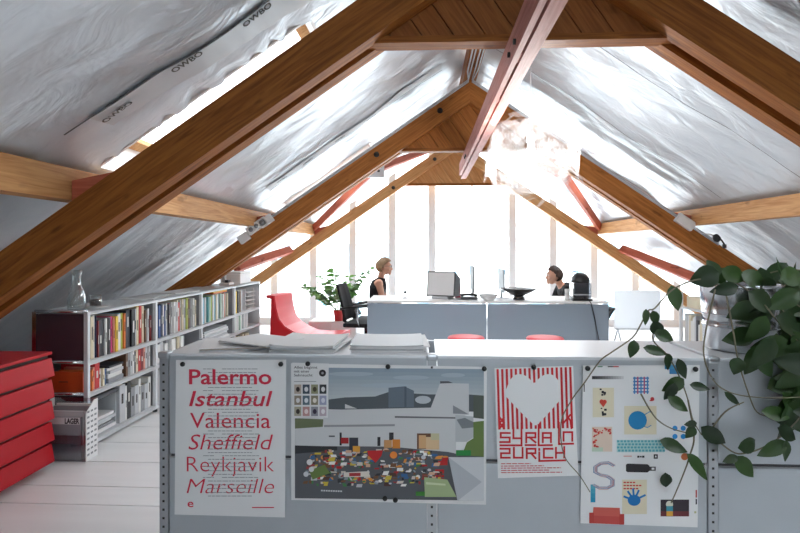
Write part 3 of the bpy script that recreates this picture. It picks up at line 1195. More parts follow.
sh.line([c4(215, 190), c4(232, 180), c4(240, 182)], 0.8, col(38, 138, 196), 2); sh.line([c4(212, 222), c4(226, 226), c4(236, 220)], 0.8, col(38, 138, 196), 2)
nxt()
Rc(64, 224, 123, 296, col(226, 206, 190))
for k in range(60):
    u, v = rnd.uniform(65, 116), rnd.uniform(225, 286)
    if (u - 100) ** 2 + (v - 262) ** 2 > 500:
        Rc(u, v, u + rnd.uniform(3, 8), v + rnd.uniform(3, 8), col(206, 66, 60) if rnd.random() < 0.7 else col(222, 130, 90), 2)
Rc(64, 284, 96, 296, col(190, 210, 190), 3)
nxt()
Rc(136, 262, 276, 298, col(176, 214, 214))
for j in range(4):
    for k in range(14):
        Rc(137 + k * 10 + (j % 2) * 3, 263 + j * 9, 144 + k * 10 + (j % 2) * 3, 269 + j * 9, col(96, 172, 182), 2)
nxt()
Rc(196, 308, 202, 314, BLACK_INK); Rc(203, 309, 209, 313, BLACK_INK); Rc(210, 308, 217, 314, BLACK_INK)
Rc(244, 304, 256, 317, BLACK_INK); Rc(248, 308, 252, 313, M_PAPER, 2)
Rc(156, 308, 180, 311, col(214, 160, 150))
nxt()
sh.poly([c4(163, 334), c4(168, 331), c4(226, 333), c4(232, 338), c4(232, 352), c4(226, 357), c4(168, 356), c4(163, 353)], col(46, 44, 48), 1)
Rc(232, 340, 250, 352, col(70, 68, 72)); Rc(238, 343, 246, 349, M_PAPER, 2)
nxt()
spts = [(126, 336), (112, 328), (90, 330), (74, 340), (74, 356), (90, 364), (110, 368), (124, 378), (124, 394), (108, 402), (86, 402), (70, 394)]
for k in range(14):
    oc = rnd.choice([(176, 186, 200), (206, 160, 160), (150, 160, 176), (200, 190, 200), (190, 120, 120), (120, 150, 180)])
    du, dv = rnd.uniform(-6, 6), rnd.uniform(-5, 5)
    sh.line([c4(u + du, v + dv) for u, v in spts], 0.55, col(*oc), 2 + k * 0.1)
nxt()
for k in range(4):
    Rc(60, 392 + k * 13, 74, 405 + k * 13, col(90 - 20 * k, 170 - 10 * k, 190 - 4 * k), 4)
nxt()
Rc(152, 378, 224, 478, M_PAPER2)
for k, xe in enumerate((196, 214, 206)):
    for q in range(156, xe - 5, 9):
        Rc(q, 384 + k * 9, q + 7, 388 + k * 9, col(204, 70, 60), 2)
sh.disc(*c4(187, 438), 6.5, col(30, 120, 190), 2, 16, 5.6)
for (a, L) in ((-160, 30), (-125, 30), (-95, 32), (-65, 30), (-25, 34)):
    sh.line([c4(187, 438), c4(187 + L * math.cos(R(a)), 438 + L * math.sin(R(a)))], 2.0, col(30, 120, 190), 3)
nxt()
sh.poly([c4(68, 458), c4(145, 460), c4(147, 488), c4(66, 486)], col(206, 96, 86), 2)
sh.poly([c4(58, 482), c4(156, 486), c4(156, 509), c4(58, 505)], col(196, 78, 72), 3)
Rc(56, 474, 70, 505, col(186, 66, 62), 4); Rc(144, 478, 158, 509, col(186, 66, 62), 4)
nxt()
Rc(264, 436, 347, 485, col(58, 50, 58))
Rc(264, 470, 347, 485, col(110, 50, 56), 2)
sh.disc(*c4(290, 450), 3.6, col(216, 214, 196), 3); Rc(281, 455, 300, 470, col(70, 150, 166), 4); Rc(281, 470, 300, 484, col(226, 170, 70), 4)
nxt()
for (du, dv) in ((-12, -12), (12, -12), (-12, 12), (12, 12)):
    sh.disc(*c4(318 + du, 240 + dv), 2.6, col(40, 140, 210), 2)
nxt()
Rc(276, 44, 340, 56, col(70, 150, 196)); Rc(290, 56, 330, 70, col(60, 130, 186))
nxt()
sh.disc(*c4(334, 311), 3.6, col(226, 130, 84), 2)
nxt()
Rc(366, 408, 370, 430, col(180, 60, 60)); Rc(366, 434, 370, 450, col(60, 60, 70)); Rc(362, 470, 368, 476, col(190, 190, 150))
Rc(40, 100, 43, 122, col(70, 70, 74))
nxt()

# round black magnets
mg = MB().lathe([(0, 0), (0.0085, 0), (0.0095, 0.002), (0.009, 0.007), (0, 0.0075)], (0, 0, 0), 16, M=Matrix.Rotation(R(90), 3, 'X'))
mag0 = mg.build('magnet', M_BLACK)
first = True
for (x, y, lb) in ((183, 364, 'at the top left corner of the red city-name poster'), (281, 364, 'at the top right corner of the red city-name poster'),
                   (308, 363.6, 'over the inset card on the landscape poster'), (388, 366.5, 'at the top middle of the landscape poster'),
                   (484.2, 368.6, 'at the top right corner of the landscape poster'), (385, 498, 'at the bottom of the landscape poster, left of a pair'),
                   (395.4, 499.6, 'at the bottom of the landscape poster, right of a pair'), (533.6, 367, 'at the top middle of the striped heart poster'),
                   (587.4, 368.2, 'at the top left of the poster behind vines'), (695, 369, 'at the top right of the poster behind vines')):
    o = mag0 if first else copy_tree(mag0)
    first = False
    o.location = at(x, y, PY - (0.0065 if x == 308 else 0.0))
    tag(o, 'round black magnet ' + lb, 'magnet', 'black magnets on the sideboard')


# ------------------------------------------------------------------ papers lying on the sideboard
def paper_stack(name, x0, x1, y0, y1, n, rz, label, mats, z=SBZ, fold=0.0):
    c_ = Vector(((x0 + x1) / 2, (y0 + y1) / 2, z))
    root = tag(empty(name, c_, rz), label, 'papers', 'paper stacks on the sideboard')
    rnd = random.Random(int(x0 * 100) + 50)
    zz = 0.0005
    hw, hd = (x1 - x0) / 2, (y1 - y0) / 2
    for k in range(n):
        t = rnd.uniform(0.002, 0.005)
        M = Matrix.Translation((rnd.uniform(-.012, .012), rnd.uniform(-.01, .01), zz)) @ Matrix.Rotation(rnd.uniform(-.05, .05), 4, 'Z')
        mb = MB()
        nx = 8
        for q in (0, t):
            for i in range(nx + 1):
                for s in (-1, 1):
                    u = -1 + 2 * i / nx
                    mb.v.append(M @ Vector((hw * u, hd * s, q + (fold * abs(u) ** 3 * (k / max(1, n - 1))))))
        o_ = 2 * (nx + 1)
        for i in range(nx):
            a = 2 * i
            mb.f += [[a, a + 1, a + 3, a + 2], [a + o_, a + 2 + o_, a + 3 + o_, a + 1 + o_], [a, a + 2, a + 2 + o_, a + o_], [a + 1, a + 1 + o_, a + 3 + o_, a + 3]]
        mb.f += [[0, o_, o_ + 1, 1], [2 * nx, 2 * nx + 1, 2 * nx + 1 + o_, 2 * nx + o_]]
        mb.m = [0] * len(mb.f)
        mb.sm = [False] * len(mb.f)
        mb.build('sheet', mats[k % len(mats)], root)
        zz += t + 0.0006
    return root


M_KRAFT = flat('beige_paper', 196, 184, 168)
paper_stack('paper_stack', -0.93, -0.66, 2.12, 2.38, 3, 0.25, 'flat beige-edged sheets lying at the left end of the sideboard', [M_LGREY, M_KRAFT, M_PAPER])
paper_stack('paper_stack', -0.60, -0.34, 2.09, 2.40, 5, -0.06, 'thick white stack of sheets left of the sideboard middle', [M_PAPER, M_PAPER, M_LGREY], fold=0.006)
paper_stack('paper_stack', -0.29, 0.0, 2.11, 2.41, 5, 0.03, 'thick white stack of sheets just left of the sideboard middle post', [M_PAPER, M_LGREY, M_PAPER], fold=0.004)
paper_stack('paper_stack', -0.82, -0.55, 2.14, 2.36, 2, -0.5, 'loose white sheets overlapping the beige-edged ones on the sideboard', [M_PAPER, M_PAPER], z=SBZ + 0.018)


# ------------------------------------------------------------------ bookcase along the left roof
BKX, BKY, BKL, BKA, BKD = -2.175, 3.40, 3.40, 0.02, 0.37
BAY = BKL / 4
SHZ = [0.045, 0.365, 0.572, 0.90]


def bk(s, d, z):
    """s along the bookcase from the near end, d back from its front"""
    return Vector((BKX + BKA * s - d, BKY + s, z))


bc = tag(empty('bookcase', (BKX, BKY, 0)), 'long low white metal bookcase under the left roof slope', 'bookcase')


def bkbox(mb, s0, s1, d0, d1, z0, z1, mi=0):
    p = [bk(s, d, z) for z in (z0, z1) for d in (d0, d1) for s in (s0, s1)]
    return mb.add(p, [(0, 2, 3, 1), (4, 5, 7, 6), (0, 1, 5, 4), (2, 6, 7, 3), (0, 4, 6, 2), (1, 3, 7, 5)], mi)


for k in range(5):
    s = k * BAY
    for d in (0.012, BKD - 0.012):
        mb = MB()
        bkbox(mb, s - 0.013, s + 0.013, d - 0.013, d + 0.013, 0.02, 0.9002)
        mb.build_world('post', M_CHROME if d > 0.1 else M_SHELF, bc)
        MB().lathe([(0, 0), (0.018, 0), (0.018, 0.022), (0, 0.022)], bk(s, d, 0), 12).build_world('foot', M_BLACK, bc)
for k in range(4):
    a, c = k * BAY + 0.013, (k + 1) * BAY - 0.013
    for j, z in enumerate(SHZ):
        mb = MB()
        bkbox(mb, a, c, 0.0, BKD, z - 0.012, z + (0.0 if j == 3 else 0.004))
        bkbox(mb, a, c, 0.0, 0.014, z - 0.022, z)
        mb.build_world('top_panel' if j == 3 else 'shelf', M_SHELF, bc)
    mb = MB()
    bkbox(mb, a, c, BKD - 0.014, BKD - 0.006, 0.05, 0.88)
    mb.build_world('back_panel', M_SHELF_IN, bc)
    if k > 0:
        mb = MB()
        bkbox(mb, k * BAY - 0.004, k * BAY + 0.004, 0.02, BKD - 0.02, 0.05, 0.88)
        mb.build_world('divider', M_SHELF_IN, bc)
mb = MB()
bkbox(mb, 3.4 - 0.006, 3.4 + 0.006, 0.02, BKD - 0.02, 0.05, 0.88)
mb.build_world('end_panel', M_SHELF, bc)
mb = MB()
bkbox(mb, -0.006, 0.006, 0.026, BKD - 0.026, 0.575, 0.885)
mb.build_world('end_panel', M_AUB, bc)['label'] = 'dark glossy aubergine end panel'
mb = MB()
bkbox(mb, -0.006, 0.006, 0.026, BKD - 0.026, 0.05, 0.36)
mb.build_world('end_panel', M_AUB, bc)['label'] = 'dark glossy aubergine end panel'
for z in (0.9, 0.572, 0.365, 0.045):
    mb = MB().tube([bk(0, 0.012, z), bk(0, BKD - 0.012, z)], 0.0125, 10)
    mb.build_world('end_rail', M_CHROME, bc)

BCOL = {'white': (228, 228, 226), 'cream': (224, 212, 184), 'black': (36, 36, 40), 'charcoal': (66, 68, 76), 'grey': (150, 152, 156),
        'pink': (214, 74, 130), 'yellow': (232, 196, 60), 'pale blue': (140, 184, 208), 'blue': (46, 84, 146), 'lime green': (180, 190, 90),
        'orange': (226, 120, 48), 'red': (196, 44, 46), 'dark red': (130, 36, 42), 'green': (70, 130, 84), 'teal': (60, 140, 140),
        'brown': (112, 80, 60), 'pale grey': (196, 198, 202), 'navy': (40, 50, 84), 'mint': (180, 206, 190), 'salmon': (222, 150, 130)}
M_PAGES = flat('page_edges', 226, 220, 204)


def book(s, z, w, h, depth, cname, label, group, dfront=0.03, detailed=True, cat='book', name='book'):
    """upright book: cover with spine to the room, page block as a part"""
    mcol = flat('cover_' + cname.replace(' ', '_'), *BCOL[cname], 0.5)
    org = bk(s + w / 2, dfront, z)
    root_mb = MB()
    t = min(0.0025, w * 0.15)
    hw = w / 2
    # local axes: y along the shelf, -x into the shelf
    root_mb.box(-depth, 0, -hw, -hw + t, 0, h)
    root_mb.box(-depth, 0, hw - t, hw, 0, h)
    root_mb.box(-t, 0.0015, -hw + 0.0008, hw - 0.0008, 0, h)
    lm = [mcol]
    rnd = random.Random(int(s * 1e4) + int(z * 1e3))
    if detailed and w > 0.012:
        ink = flat('spine_print_light', 220, 220, 214) if sum(BCOL[cname]) < 380 else flat('spine_print_dark', 60, 56, 56)
        lm.append(ink)
        z0 = h * rnd.uniform(0.35, 0.55)
        root_mb.box(0.0015, 0.0019, -hw * 0.35, hw * 0.35, z0, z0 + h * rnd.uniform(0.2, 0.35), 1)
    o = root_mb.build(name, lm)
    o.location = org
    tag(o, label, cat, group)
    if detailed:
        MB().box(-depth + 0.004, -t, -hw + t, hw - t, 0.003, h - 0.003).build('pages', M_PAGES, o)
    return o


BAYN = ['nearest', 'second', 'third', 'farthest']
TIER = {2: 'top', 1: 'middle', 0: 'bottom'}
rb = random.Random(21)


def row(bay, tier, seq, s0=0.03, detailed=True, hmin=0.2, hmax=0.29):
    s = bay * BAY + s0
    z = SHZ[tier] + 0.005
    room = SHZ[tier + 1] - SHZ[tier] - 0.035
    for k, item in enumerate(seq):
        cname, w, h = item if isinstance(item, tuple) else (item, rb.uniform(0.018, 0.036), rb.uniform(hmin, hmax))
        h = min(h, room)
        if s + w > (bay + 1) * BAY - 0.02:
            break
        book(s, z, w, h, min(0.3, rb.uniform(0.17, 0.24)), cname,
             '%s book, %s from the near end, %s shelf, %s bookcase bay' % (cname, ORD[k], TIER[tier], BAYN[bay]),
             'books on the %s shelf of the %s bay' % (TIER[tier], BAYN[bay]), dfront=rb.uniform(0.022, 0.05), detailed=detailed)
        s += w + 0.0012
    return s


row(0, 2, [('white', .042, .285), ('cream', .03, .28), ('white', .022, .285), ('navy', .008, .28), ('dark red', .014, .245), ('charcoal', .045, .25),
           ('grey', .016, .25), ('white', .026, .25), ('black', .028, .25), ('pale grey', .02, .25), ('pink', .022, .255), ('salmon', .018, .245),
           ('yellow', .03, .25), ('white', .04, .26), ('pale blue', .012, .265), ('lime green', .036, .262), ('orange', .02, .258),
           ('charcoal', .052, .28), ('black', .05, .28), ('pale grey', .02, .275), ('cream', .03, .285), ('yellow', .034, .288),
           ('red', .034, .29), ('cream', .03, .285), ('brown', .022, .25), ('pale grey', .024, .26), ('green', .02, .22), ('dark red', .022, .2)])
row(1, 2, [('salmon', .026, .24), ('cream', .022, .26), ('blue', .03, .265), ('pale grey', .03, .25), ('navy', .026, .27), ('white', .032, .265),
           ('blue', .02, .255), ('white', .026, .27), ('charcoal', .02, .26), ('dark red', .034, .265), ('pale grey', .028, .27), ('white', .03, .272),
           ('brown', .018, .26), ('pale grey', .036, .265), ('cream', .022, .28), ('red', .046, .255), ('pale grey', .02, .27), ('cream', .03, .28),
           ('pale grey', .03, .275), ('lime green', .034, .282), ('brown', .022, .275), ('cream', .034, .28), ('grey', .03, .27), ('white', .03, .27),
           ('charcoal', .02, .26), ('cream', .02, .25)])
row(2, 2, [('mint', .03, .25), ('white', .03, .24), ('pale blue', .034, .245), ('pale grey', .03, .24), ('white', .03, .25), ('teal', .03, .255),
           ('pale blue', .034, .25), ('mint', .034, .25), ('lime green', .026, .255), ('white', .034, .262), ('pale blue', .03, .255), ('cream', .03, .26),
           ('pale grey', .034, .265), ('white', .03, .26), ('blue', .026, .255), ('mint', .03, .262), ('pale grey', .03, .26), ('white', .03, .255),
           ('salmon', .022, .26), ('pale grey', .03, .25), ('grey', .034, .26), ('cream', .02, .25)], detailed=False)
row(3, 2, [('lime green', .034, .25), ('cream', .03, .26), ('yellow', .03, .25), ('white', .03, .24), ('charcoal', .03, .25), ('salmon', .03, .245),
           ('white', .03, .25), ('brown', .024, .24), ('cream', .03, .25), ('pale grey', .03, .25)], detailed=False)
row(0, 1, [('orange', .022, .14), ('orange', .02, .135), ('salmon', .022, .15), ('red', .05, .168), ('white', .026, .12), ('cream', .02, .12),
           ('blue', .03, .11), ('pale blue', .02, .105)], s0=0.04)
s_ = BAY * 0 + 0.47
for k, (cn, w, h) in enumerate([('brown', .024, .17), ('grey', .03, .168), ('pale grey', .03, .165), ('white', .022, .17), ('charcoal', .02, .16),
                                ('cream', .03, .168), ('red', .036, .165), ('dark red', .036, .168), ('salmon', .024, .17), ('pale grey', .03, .165),
                                ('grey', .022, .16), ('white', .02, .165)]):
    book(s_, SHZ[1] + 0.005, w, h, 0.17, cn, '%s book, %s right of the lying pile, middle shelf, nearest bay' % (cn, ORD[k]),
         'books on the middle shelf of the nearest bay')
    s_ += w + 0.0012
# lying stack on the middle shelf of the nearest bay
for k, (cn, t) in enumerate((('grey', .03), ('white', .032), ('pale grey', .022), ('white', .02), ('charcoal', .014))):
    z = SHZ[1] + 0.006 + sum((.03, .032, .022, .02, .014)[:k])
    mb = MB()
    bkbox(mb, 0.26 + 0.01 * (k % 3), 0.44, 0.03 + 0.01 * (k % 2), 0.26, z, z + t - 0.001)
    c_ = bk(0.35, 0.14, z)
    tag(mb.build('book', flat('cover_' + cn.replace(' ', '_'), *BCOL[cn], 0.5), None, loc=c_),
        '%s book lying %s, middle shelf of nearest bay' % (cn, ('lowest in the pile', 'second lowest in the pile', 'in the middle of the pile',
                                                                       'second from the top of the pile', 'topmost on the pile')[k]),
        'book', 'lying pile on the middle shelf')
# orange box seen through the open end
mb = MB()
bkbox(mb, 0.015, 0.034, 0.05, 0.30, SHZ[1] + 0.005, SHZ[1] + 0.14)
o = mb.build('storage_box', flat('orange_card', 208, 84, 36, 0.5), None, loc=bk(0.03, 0.17, SHZ[1]))
tag(o, 'orange box showing through the open near end of the bookcase', 'box')
MB().tube([bk(0.0145, 0.15, SHZ[1] + 0.075), bk(0.0145, 0.21, SHZ[1] + 0.075)], 0.003, 6).build('finger_slot', M_DARKGAP, o).location = -o.location

# bottom shelf of the nearest bay: an open white archive box, grey boxes and binders
z0 = SHZ[0] + 0.006
ab = tag(empty('archive_box', bk(0.22, 0.18, z0)), 'open white archive box with dark lid on the bottom shelf, near end', 'box')
mb = MB()
bkbox(mb, 0.06, 0.066, 0.04, 0.32, z0, z0 + 0.235)
bkbox(mb, 0.36, 0.366, 0.04, 0.32, z0, z0 + 0.235)
bkbox(mb, 0.06, 0.366, 0.31, 0.32, z0, z0 + 0.235)
bkbox(mb, 0.06, 0.366, 0.04, 0.32, z0, z0 + 0.006)
mb.build_world('carton', M_LGREY, ab)
mb = MB()
bkbox(mb, 0.05, 0.376, 0.035, 0.325, z0 + 0.236, z0 + 0.262)
mb.build_world('lid', M_DGREY, ab)
for k in range(5):
    z = z0 + 0.008 + k * 0.021
    mb = MB()
    bkbox(mb, 0.08 + 0.008 * (k % 2), 0.35 - 0.01 * (k % 3), 0.03 + 0.012 * (k % 3), 0.28, z, z + 0.02)
    tag(mb.build('magazine', (M_PAPER, M_GREY, M_PAPER, M_LGREY, M_PAPER)[k], None, loc=bk(0.2, 0.15, z)),
        '%s magazine lying in the white archive box, %s from below' % (('white', 'grey', 'white', 'pale grey', 'white')[k], ORD[k]),
        'magazine', 'magazines in the archive box')
s_ = 0.39
for k, (cn, w, h, nm) in enumerate([('pale grey', .07, .27, 'magazine_file'), ('white', .02, .25, 'binder'), ('black', .05, .27, 'binder'), ('grey', .05, .22, 'magazine_file'),
                                    ('pale grey', .05, .22, 'magazine_file'), ('white', .03, .26, 'binder'), ('grey', .05, .2, 'magazine_file'),
                                    ('pale grey', .05, .2, 'magazine_file'), ('white', .04, .24, 'binder')]):
    o = book(s_, z0, w, h, 0.26, cn, '%s %s, %s right of the archive box, bottom shelf' % (cn, nm.replace('_', ' '), ORD[k]),
             'files on the bottom shelf', cat='file', name=nm)
    s_ += w + 0.002
# second bay, middle shelf and bottom: files and papers
row(1, 1, [('blue', .05, .16), ('white', .05, .15), ('pale grey', .06, .16), ('white', .05, .14), ('grey', .05, .16), ('white', .06, .16), ('pale grey', .06, .15),
           ('cream', .04, .16), ('white', .05, .16), ('grey', .04, .15)], detailed=False)
for bay, nst in ((2, 6), (3, 0)):
    for k in range(nst):
        z = SHZ[1] + 0.006 + k * 0.02
        mb = MB()
        bkbox(mb, bay * BAY + 0.08 + 0.02 * (k % 3), bay * BAY + 0.7 - 0.015 * (k % 2), 0.01 + 0.01 * (k % 3), 0.31, z, z + 0.018)
        tag(mb.build('magazine', (M_PAPER, M_LGREY)[k % 2], None, loc=bk(bay * BAY + 0.4, 0.16, z)),
            '%s flat papers, %s from below, middle shelf of third bay' % (('white', 'pale grey')[k % 2], ORD[k]),
            'papers', 'flat papers in the third bay')
row(3, 1, [('white', .04, .16), ('mint', .03, .16), ('white', .04, .165), ('pale grey', .04, .16), ('white', .04, .16), ('mint', .04, .165),
           ('white', .04, .16), ('white', .04, .16), ('pale grey', .04, .16), ('white', .05, .165), ('pale grey', .04, .16), ('white', .05, .16)], detailed=False)
row(3, 0, [('brown', .05, .25), ('cream', .05, .26), ('brown', .05, .24), ('cream', .06, .25), ('grey', .05, .25), ('cream', .05, .26), ('brown', .05, .25),
           ('cream', .06, .25), ('cream', .06, .25)], detailed=False)
row(2, 0, [('grey', .07, .25), ('pale grey', .07, .26), ('grey', .07, .25), ('white', .06, .26), ('grey', .07, .25), ('pale grey', .07, .25), ('grey', .07, .25),
           ('white', .06, .26), ('grey', .07, .25)], detailed=False)
row(1, 0, [('pale grey', .07, .25), ('white', .07, .26), ('grey', .07, .25), ('pale grey', .06, .26), ('white', .07, .25), ('pale grey', .07, .25), ('grey', .07, .25),
           ('white', .06, .26), ('grey', .07, .25)], detailed=False)
# flat yellow and orange books lying on top of the third bay's row, under the top panel
for k, (cn, t) in enumerate((('orange', .014), ('yellow', .012))):
    z = SHZ[2] + 0.272 + k * 0.0145
    mb = MB()
    bkbox(mb, 2 * BAY + 0.36, 2 * BAY + 0.72, 0.04, 0.22, z, z + t)
    tag(mb.build('book', flat('cover_' + cn, *BCOL[cn], 0.5), None, loc=bk(2 * BAY + 0.5, 0.13, z)),
        '%s book lying flat over the row on the top shelf, third bay' % cn, 'book')
# slatted white letter tray at the far end
lt = tag(empty('letter_tray', bk(3.16, 0.1, SHZ[2] + 0.005)), 'white letter trays stacked on the top shelf at the far bookcase end', 'tray')
for k in range(5):
    mb = MB()
    z = SHZ[2] + 0.006 + k * 0.05
    bkbox(mb, 3.02, 3.33, 0.03, 0.3, z, z + 0.006)
    bkbox(mb, 3.02, 3.03, 0.05, 0.3, z + 0.006, z + 0.046)
    bkbox(mb, 3.32, 3.33, 0.05, 0.3, z + 0.006, z + 0.046)
    mb.build_world('tray', M_WHITE, lt)

# things standing on the bookcase
TOPZ = 0.9
c_ = bk(0.13, 0.17, TOPZ + 0.001)
cf = MB().lathe([(0.0, 0.0), (0.05, 0.0), (0.056, 0.01), (0.058, 0.06), (0.05, 0.11), (0.03, 0.16), (0.024, 0.19), (0.027, 0.225), (0.038, 0.265),
                 (0.036, 0.265), (0.025, 0.225), (0.0215, 0.19), (0.028, 0.158), (0.047, 0.108), (0.055, 0.06), (0.053, 0.014), (0, 0.012)], c_, 28)
tag(cf.build('carafe', M_VESSEL, None, loc=c_), 'clear glass carafe on the near end of the bookcase', 'carafe')
c_ = bk(0.27, 0.13, TOPZ + 0.001)
tag(MB().lathe([(0, 0), (0.075, 0), (0.085, 0.008), (0.08, 0.01), (0.07, 0.004), (0, 0.004)], c_, 24).build('saucer', M_WHITE, None, loc=c_),
    'white saucer under the dark glass on the bookcase', 'saucer')
c2_ = c_ + Vector((0.0, 0, 0.0052))
cu_ = MB().lathe([(0, 0), (0.034, 0), (0.038, 0.006), (0.041, 0.08), (0.039, 0.08), (0.036, 0.008), (0, 0.006)], c2_, 20)
cu = tag(cu_.build('drinking_glass', M_VESSEL, None, loc=c2_), 'short glass half full of dark drink beside the carafe', 'glass')
MB().lathe([(0, 0.008), (0.0345, 0.008), (0.037, 0.052), (0, 0.052)], (0, 0, 0), 20).build('drink', flat('dark_drink', 40, 18, 22, 0.1), cu)
for k, (s, d, w, h, lb) in enumerate(((0.95, 0.17, 0.30, 0.22, 'loose white sheet on the bookcase top beside the second post'),
                                      (1.12, 0.2, 0.3, 0.21, 'grey brochure on the bookcase top just past the second post'),
                                      (1.55, 0.18, 0.36, 0.25, 'white magazine on the bookcase top before the third post'))):
    M = Matrix.Translation(bk(s, d, TOPZ + 0.0012)) @ Matrix.Rotation(0.3 - 0.25 * k, 4, 'Z')
    mb = MB().box(-h / 2, h / 2, -w / 2, w / 2, 0, 0.006 + 0.003 * k, 0, M)
    tag(mb.build('magazine', (M_PAPER, M_LGREY, M_PAPER)[k], None, loc=bk(s, d, TOPZ)), lb, 'papers')
c_ = bk(2.66, 0.14, TOPZ + 0.001)
tel = tag(empty('telephone', c_), 'small white desk telephone standing on the bookcase near its far end', 'telephone')
MB().bbox(-0.06, 0.06, -0.08, 0.08, 0, 0.03, 0.01).build('base', M_WHITE, tel)
MB().bbox(-0.045, -0.005, -0.025, 0.025, 0.03, 0.17, 0.012).build('handset', M_LGREY, tel)
MB().bbox(0.0, 0.04, -0.05, 0.02, 0.03, 0.06, 0.006).build('keypad', M_DGREY, tel)
c_ = bk(2.98, 0.15, TOPZ + 0.001)
o = MB().bbox(-0.12, 0.12, -0.19, 0.19, 0, 0.12, 0.01).build('storage_box', M_WHITE)
o.location = c_
tag(o, 'plain white box on the bookcase top by the white telephone', 'box')
MB().bbox(-0.125, 0.125, -0.195, 0.195, 0.12, 0.14, 0.006).build('lid', M_WHITE, o)

# ------------------------------------------------------------------ red chest of drawers
rc = tag(empty('drawer_chest', (-2.2, 2.65, 0)), 'glossy red chest of drawers at the left edge', 'chest of drawers')
MB().bbox(-2.86, -2.225, 2.20, 3.085, 0.055, 0.682, 0.004).build_world('body', M_RED, rc)
MB().bbox(-2.88, -2.205, 2.19, 3.10, 0.682, 0.70, 0.004).build_world('top', M_RED, rc)
nd = 5
dz = (0.682 - 0.05) / nd
for k in range(nd):
    z1 = 0.682 - k * dz
    z0_ = z1 - dz
    mb = MB()
    prof = [(-2.226, z1 - 0.022), (-2.2, z1 - 0.018), (-2.186, z1 - 0.030), (-2.194, z0_ + 0.004), (-2.226, z0_ + 0.002)]
    prof = [(-2.226, z1 - 0.020), (-2.206, z1 - 0.020), (-2.188, z0_ + 0.012), (-2.188, z0_ + 0.002), (-2.226, z0_ + 0.002)]
    mb.prism([(x, 2.195, z) for x, z in prof], (0, 0.9, 0))
    mb.build_world('drawer', M_RED, rc)
    MB().box(-2.228, -2.222, 2.2, 3.085, z1 - 0.022, z1).build_world('shadow_gap', M_DARKGAP, rc)
for x in (-2.76, -2.33):
    for y in (2.32, 2.96):
        MB().lathe([(0.0, 0), (0.02, 0), (0.02, 0.056), (0, 0.056)], (x, y, 0), 12).build_world('leg', M_CHROME, rc)

# acrylic magazine rack with magazines
mr = tag(empty('magazine_rack', (-2.19, 3.27, 0)), 'magazine rack with pale perforated side on the floor between chest and bookcase', 'magazine rack')
mb = MB()
mb.box(-2.36, -2.08, 3.22, 3.224, 0.0, 0.16)
mb.box(-2.36, -2.08, 3.334, 3.338, 0.0, 0.36)
mb.box(-2.36, -2.08, 3.22, 3.338, 0.0, 0.004)
mb.build_world('tray', M_ACRYL, mr)
for x in (-2.362, -2.08):
    sd = MB().prism([(x, 3.22, 0), (x, 3.338, 0), (x, 3.338, 0.36), (x, 3.30, 0.36), (x, 3.22, 0.30)], (0.004, 0, 0))
    for i in range(3):
        for j in range(9):
            sd.box(x - 0.0006, x + 0.0046, 3.230 + i * 0.036, 3.252 + i * 0.036, 0.03 + j * 0.033, 0.042 + j * 0.033, 1)
    sd.build_world('side', [M_WHITE, M_GREY], mr)
mgx = []
for k in range(5):
    y = 3.228 + k * 0.021
    h = (0.27, 0.3, 0.29, 0.32, 0.33)[k]
    cc = ((150, 150, 156), (210, 210, 212), (224, 224, 224), (150, 150, 154), (230, 230, 228))[k]
    mb = MB().box(-2.345 + 0.004 * k, -2.115 + 0.006 * k, y, y + 0.016, 0.0055, h)
    o = mb.build('magazine', flat('magazine_cover_%d' % k, *cc, 0.4), None, loc=(-2.23, y, 0.0055))
    tag(o, ('magazine with a white title strip at the front of the acrylic rack', 'grey magazine right behind the titled one in the rack',
            'white magazine in the middle of the acrylic rack', 'grey magazine second from the back of the rack',
            'white magazine at the back of the acrylic rack')[k], 'magazine', 'magazines in the acrylic rack')
    mgx.append(o)
o = mgx[0]
mb = MB().box(-2.335, -2.122, 3.2275, 3.228, 0.226, 0.268)
mb.build('title_strip', M_PAPER, o).location = -o.location
tv, tf = text_shape('LAGER', 0.045)
mb = MB().add([(-2.217 + v.x * 0.093, 3.2272, 0.231 + v.y * 0.032) for v in tv], tf)
mb.build('lettering', BLACK_INK, o).location = -o.location
mb = MB().box(-2.32, -2.2, 3.2274, 3.228, 0.04, 0.17)
mb.build('cover_picture', M_GREY, o).location = -o.location

# ------------------------------------------------------------------ the two work tables
DX0, DXM, DX1, DY0, DY1 = -0.63, 0.665, 1.955, 5.83, 6.55
for x0, x1, nm in ((DX0, DXM, 'left'), (DXM, DX1, 'right')):
    d_ = tag(empty('work_table', ((x0 + x1) / 2, (DY0 + DY1) / 2, 0)),
             'white-topped work table with grey front panel, the %s of the two' % nm, 'table', 'work tables')
    MB().bbox(x0 + 0.004, x1 - 0.004, DY0, DY1, 0.728, 0.75, 0.004).build_world('tabletop', M_WHITE, d_)
    MB().bbox(x0 + 0.003, x1 - 0.003, DY0 + 0.006, DY0 + 0.024, 0.20, 0.722, 0.004).build_world('front_panel', M_DESK, d_)
    for x in (x0 + 0.03, x1 - 0.03):
        for y in (DY0 + 0.045, DY1 - 0.03):
            mb = MB().tube([(x, y, 0.02), (x, y, 0.728)], 0.016, 12)
            mb.lathe([(0, 0), (0.02, 0), (0.02, 0.02), (0, 0.02)], (x, y, 0), 12)
            mb.build_world('leg', M_CHROME, d_)
    MB().tube([(x0 + 0.03, DY1 - 0.03, 0.70), (x1 - 0.03, DY1 - 0.03, 0.70)], 0.012, 10).build_world('rail', M_CHROME, d_)

DT = 0.75
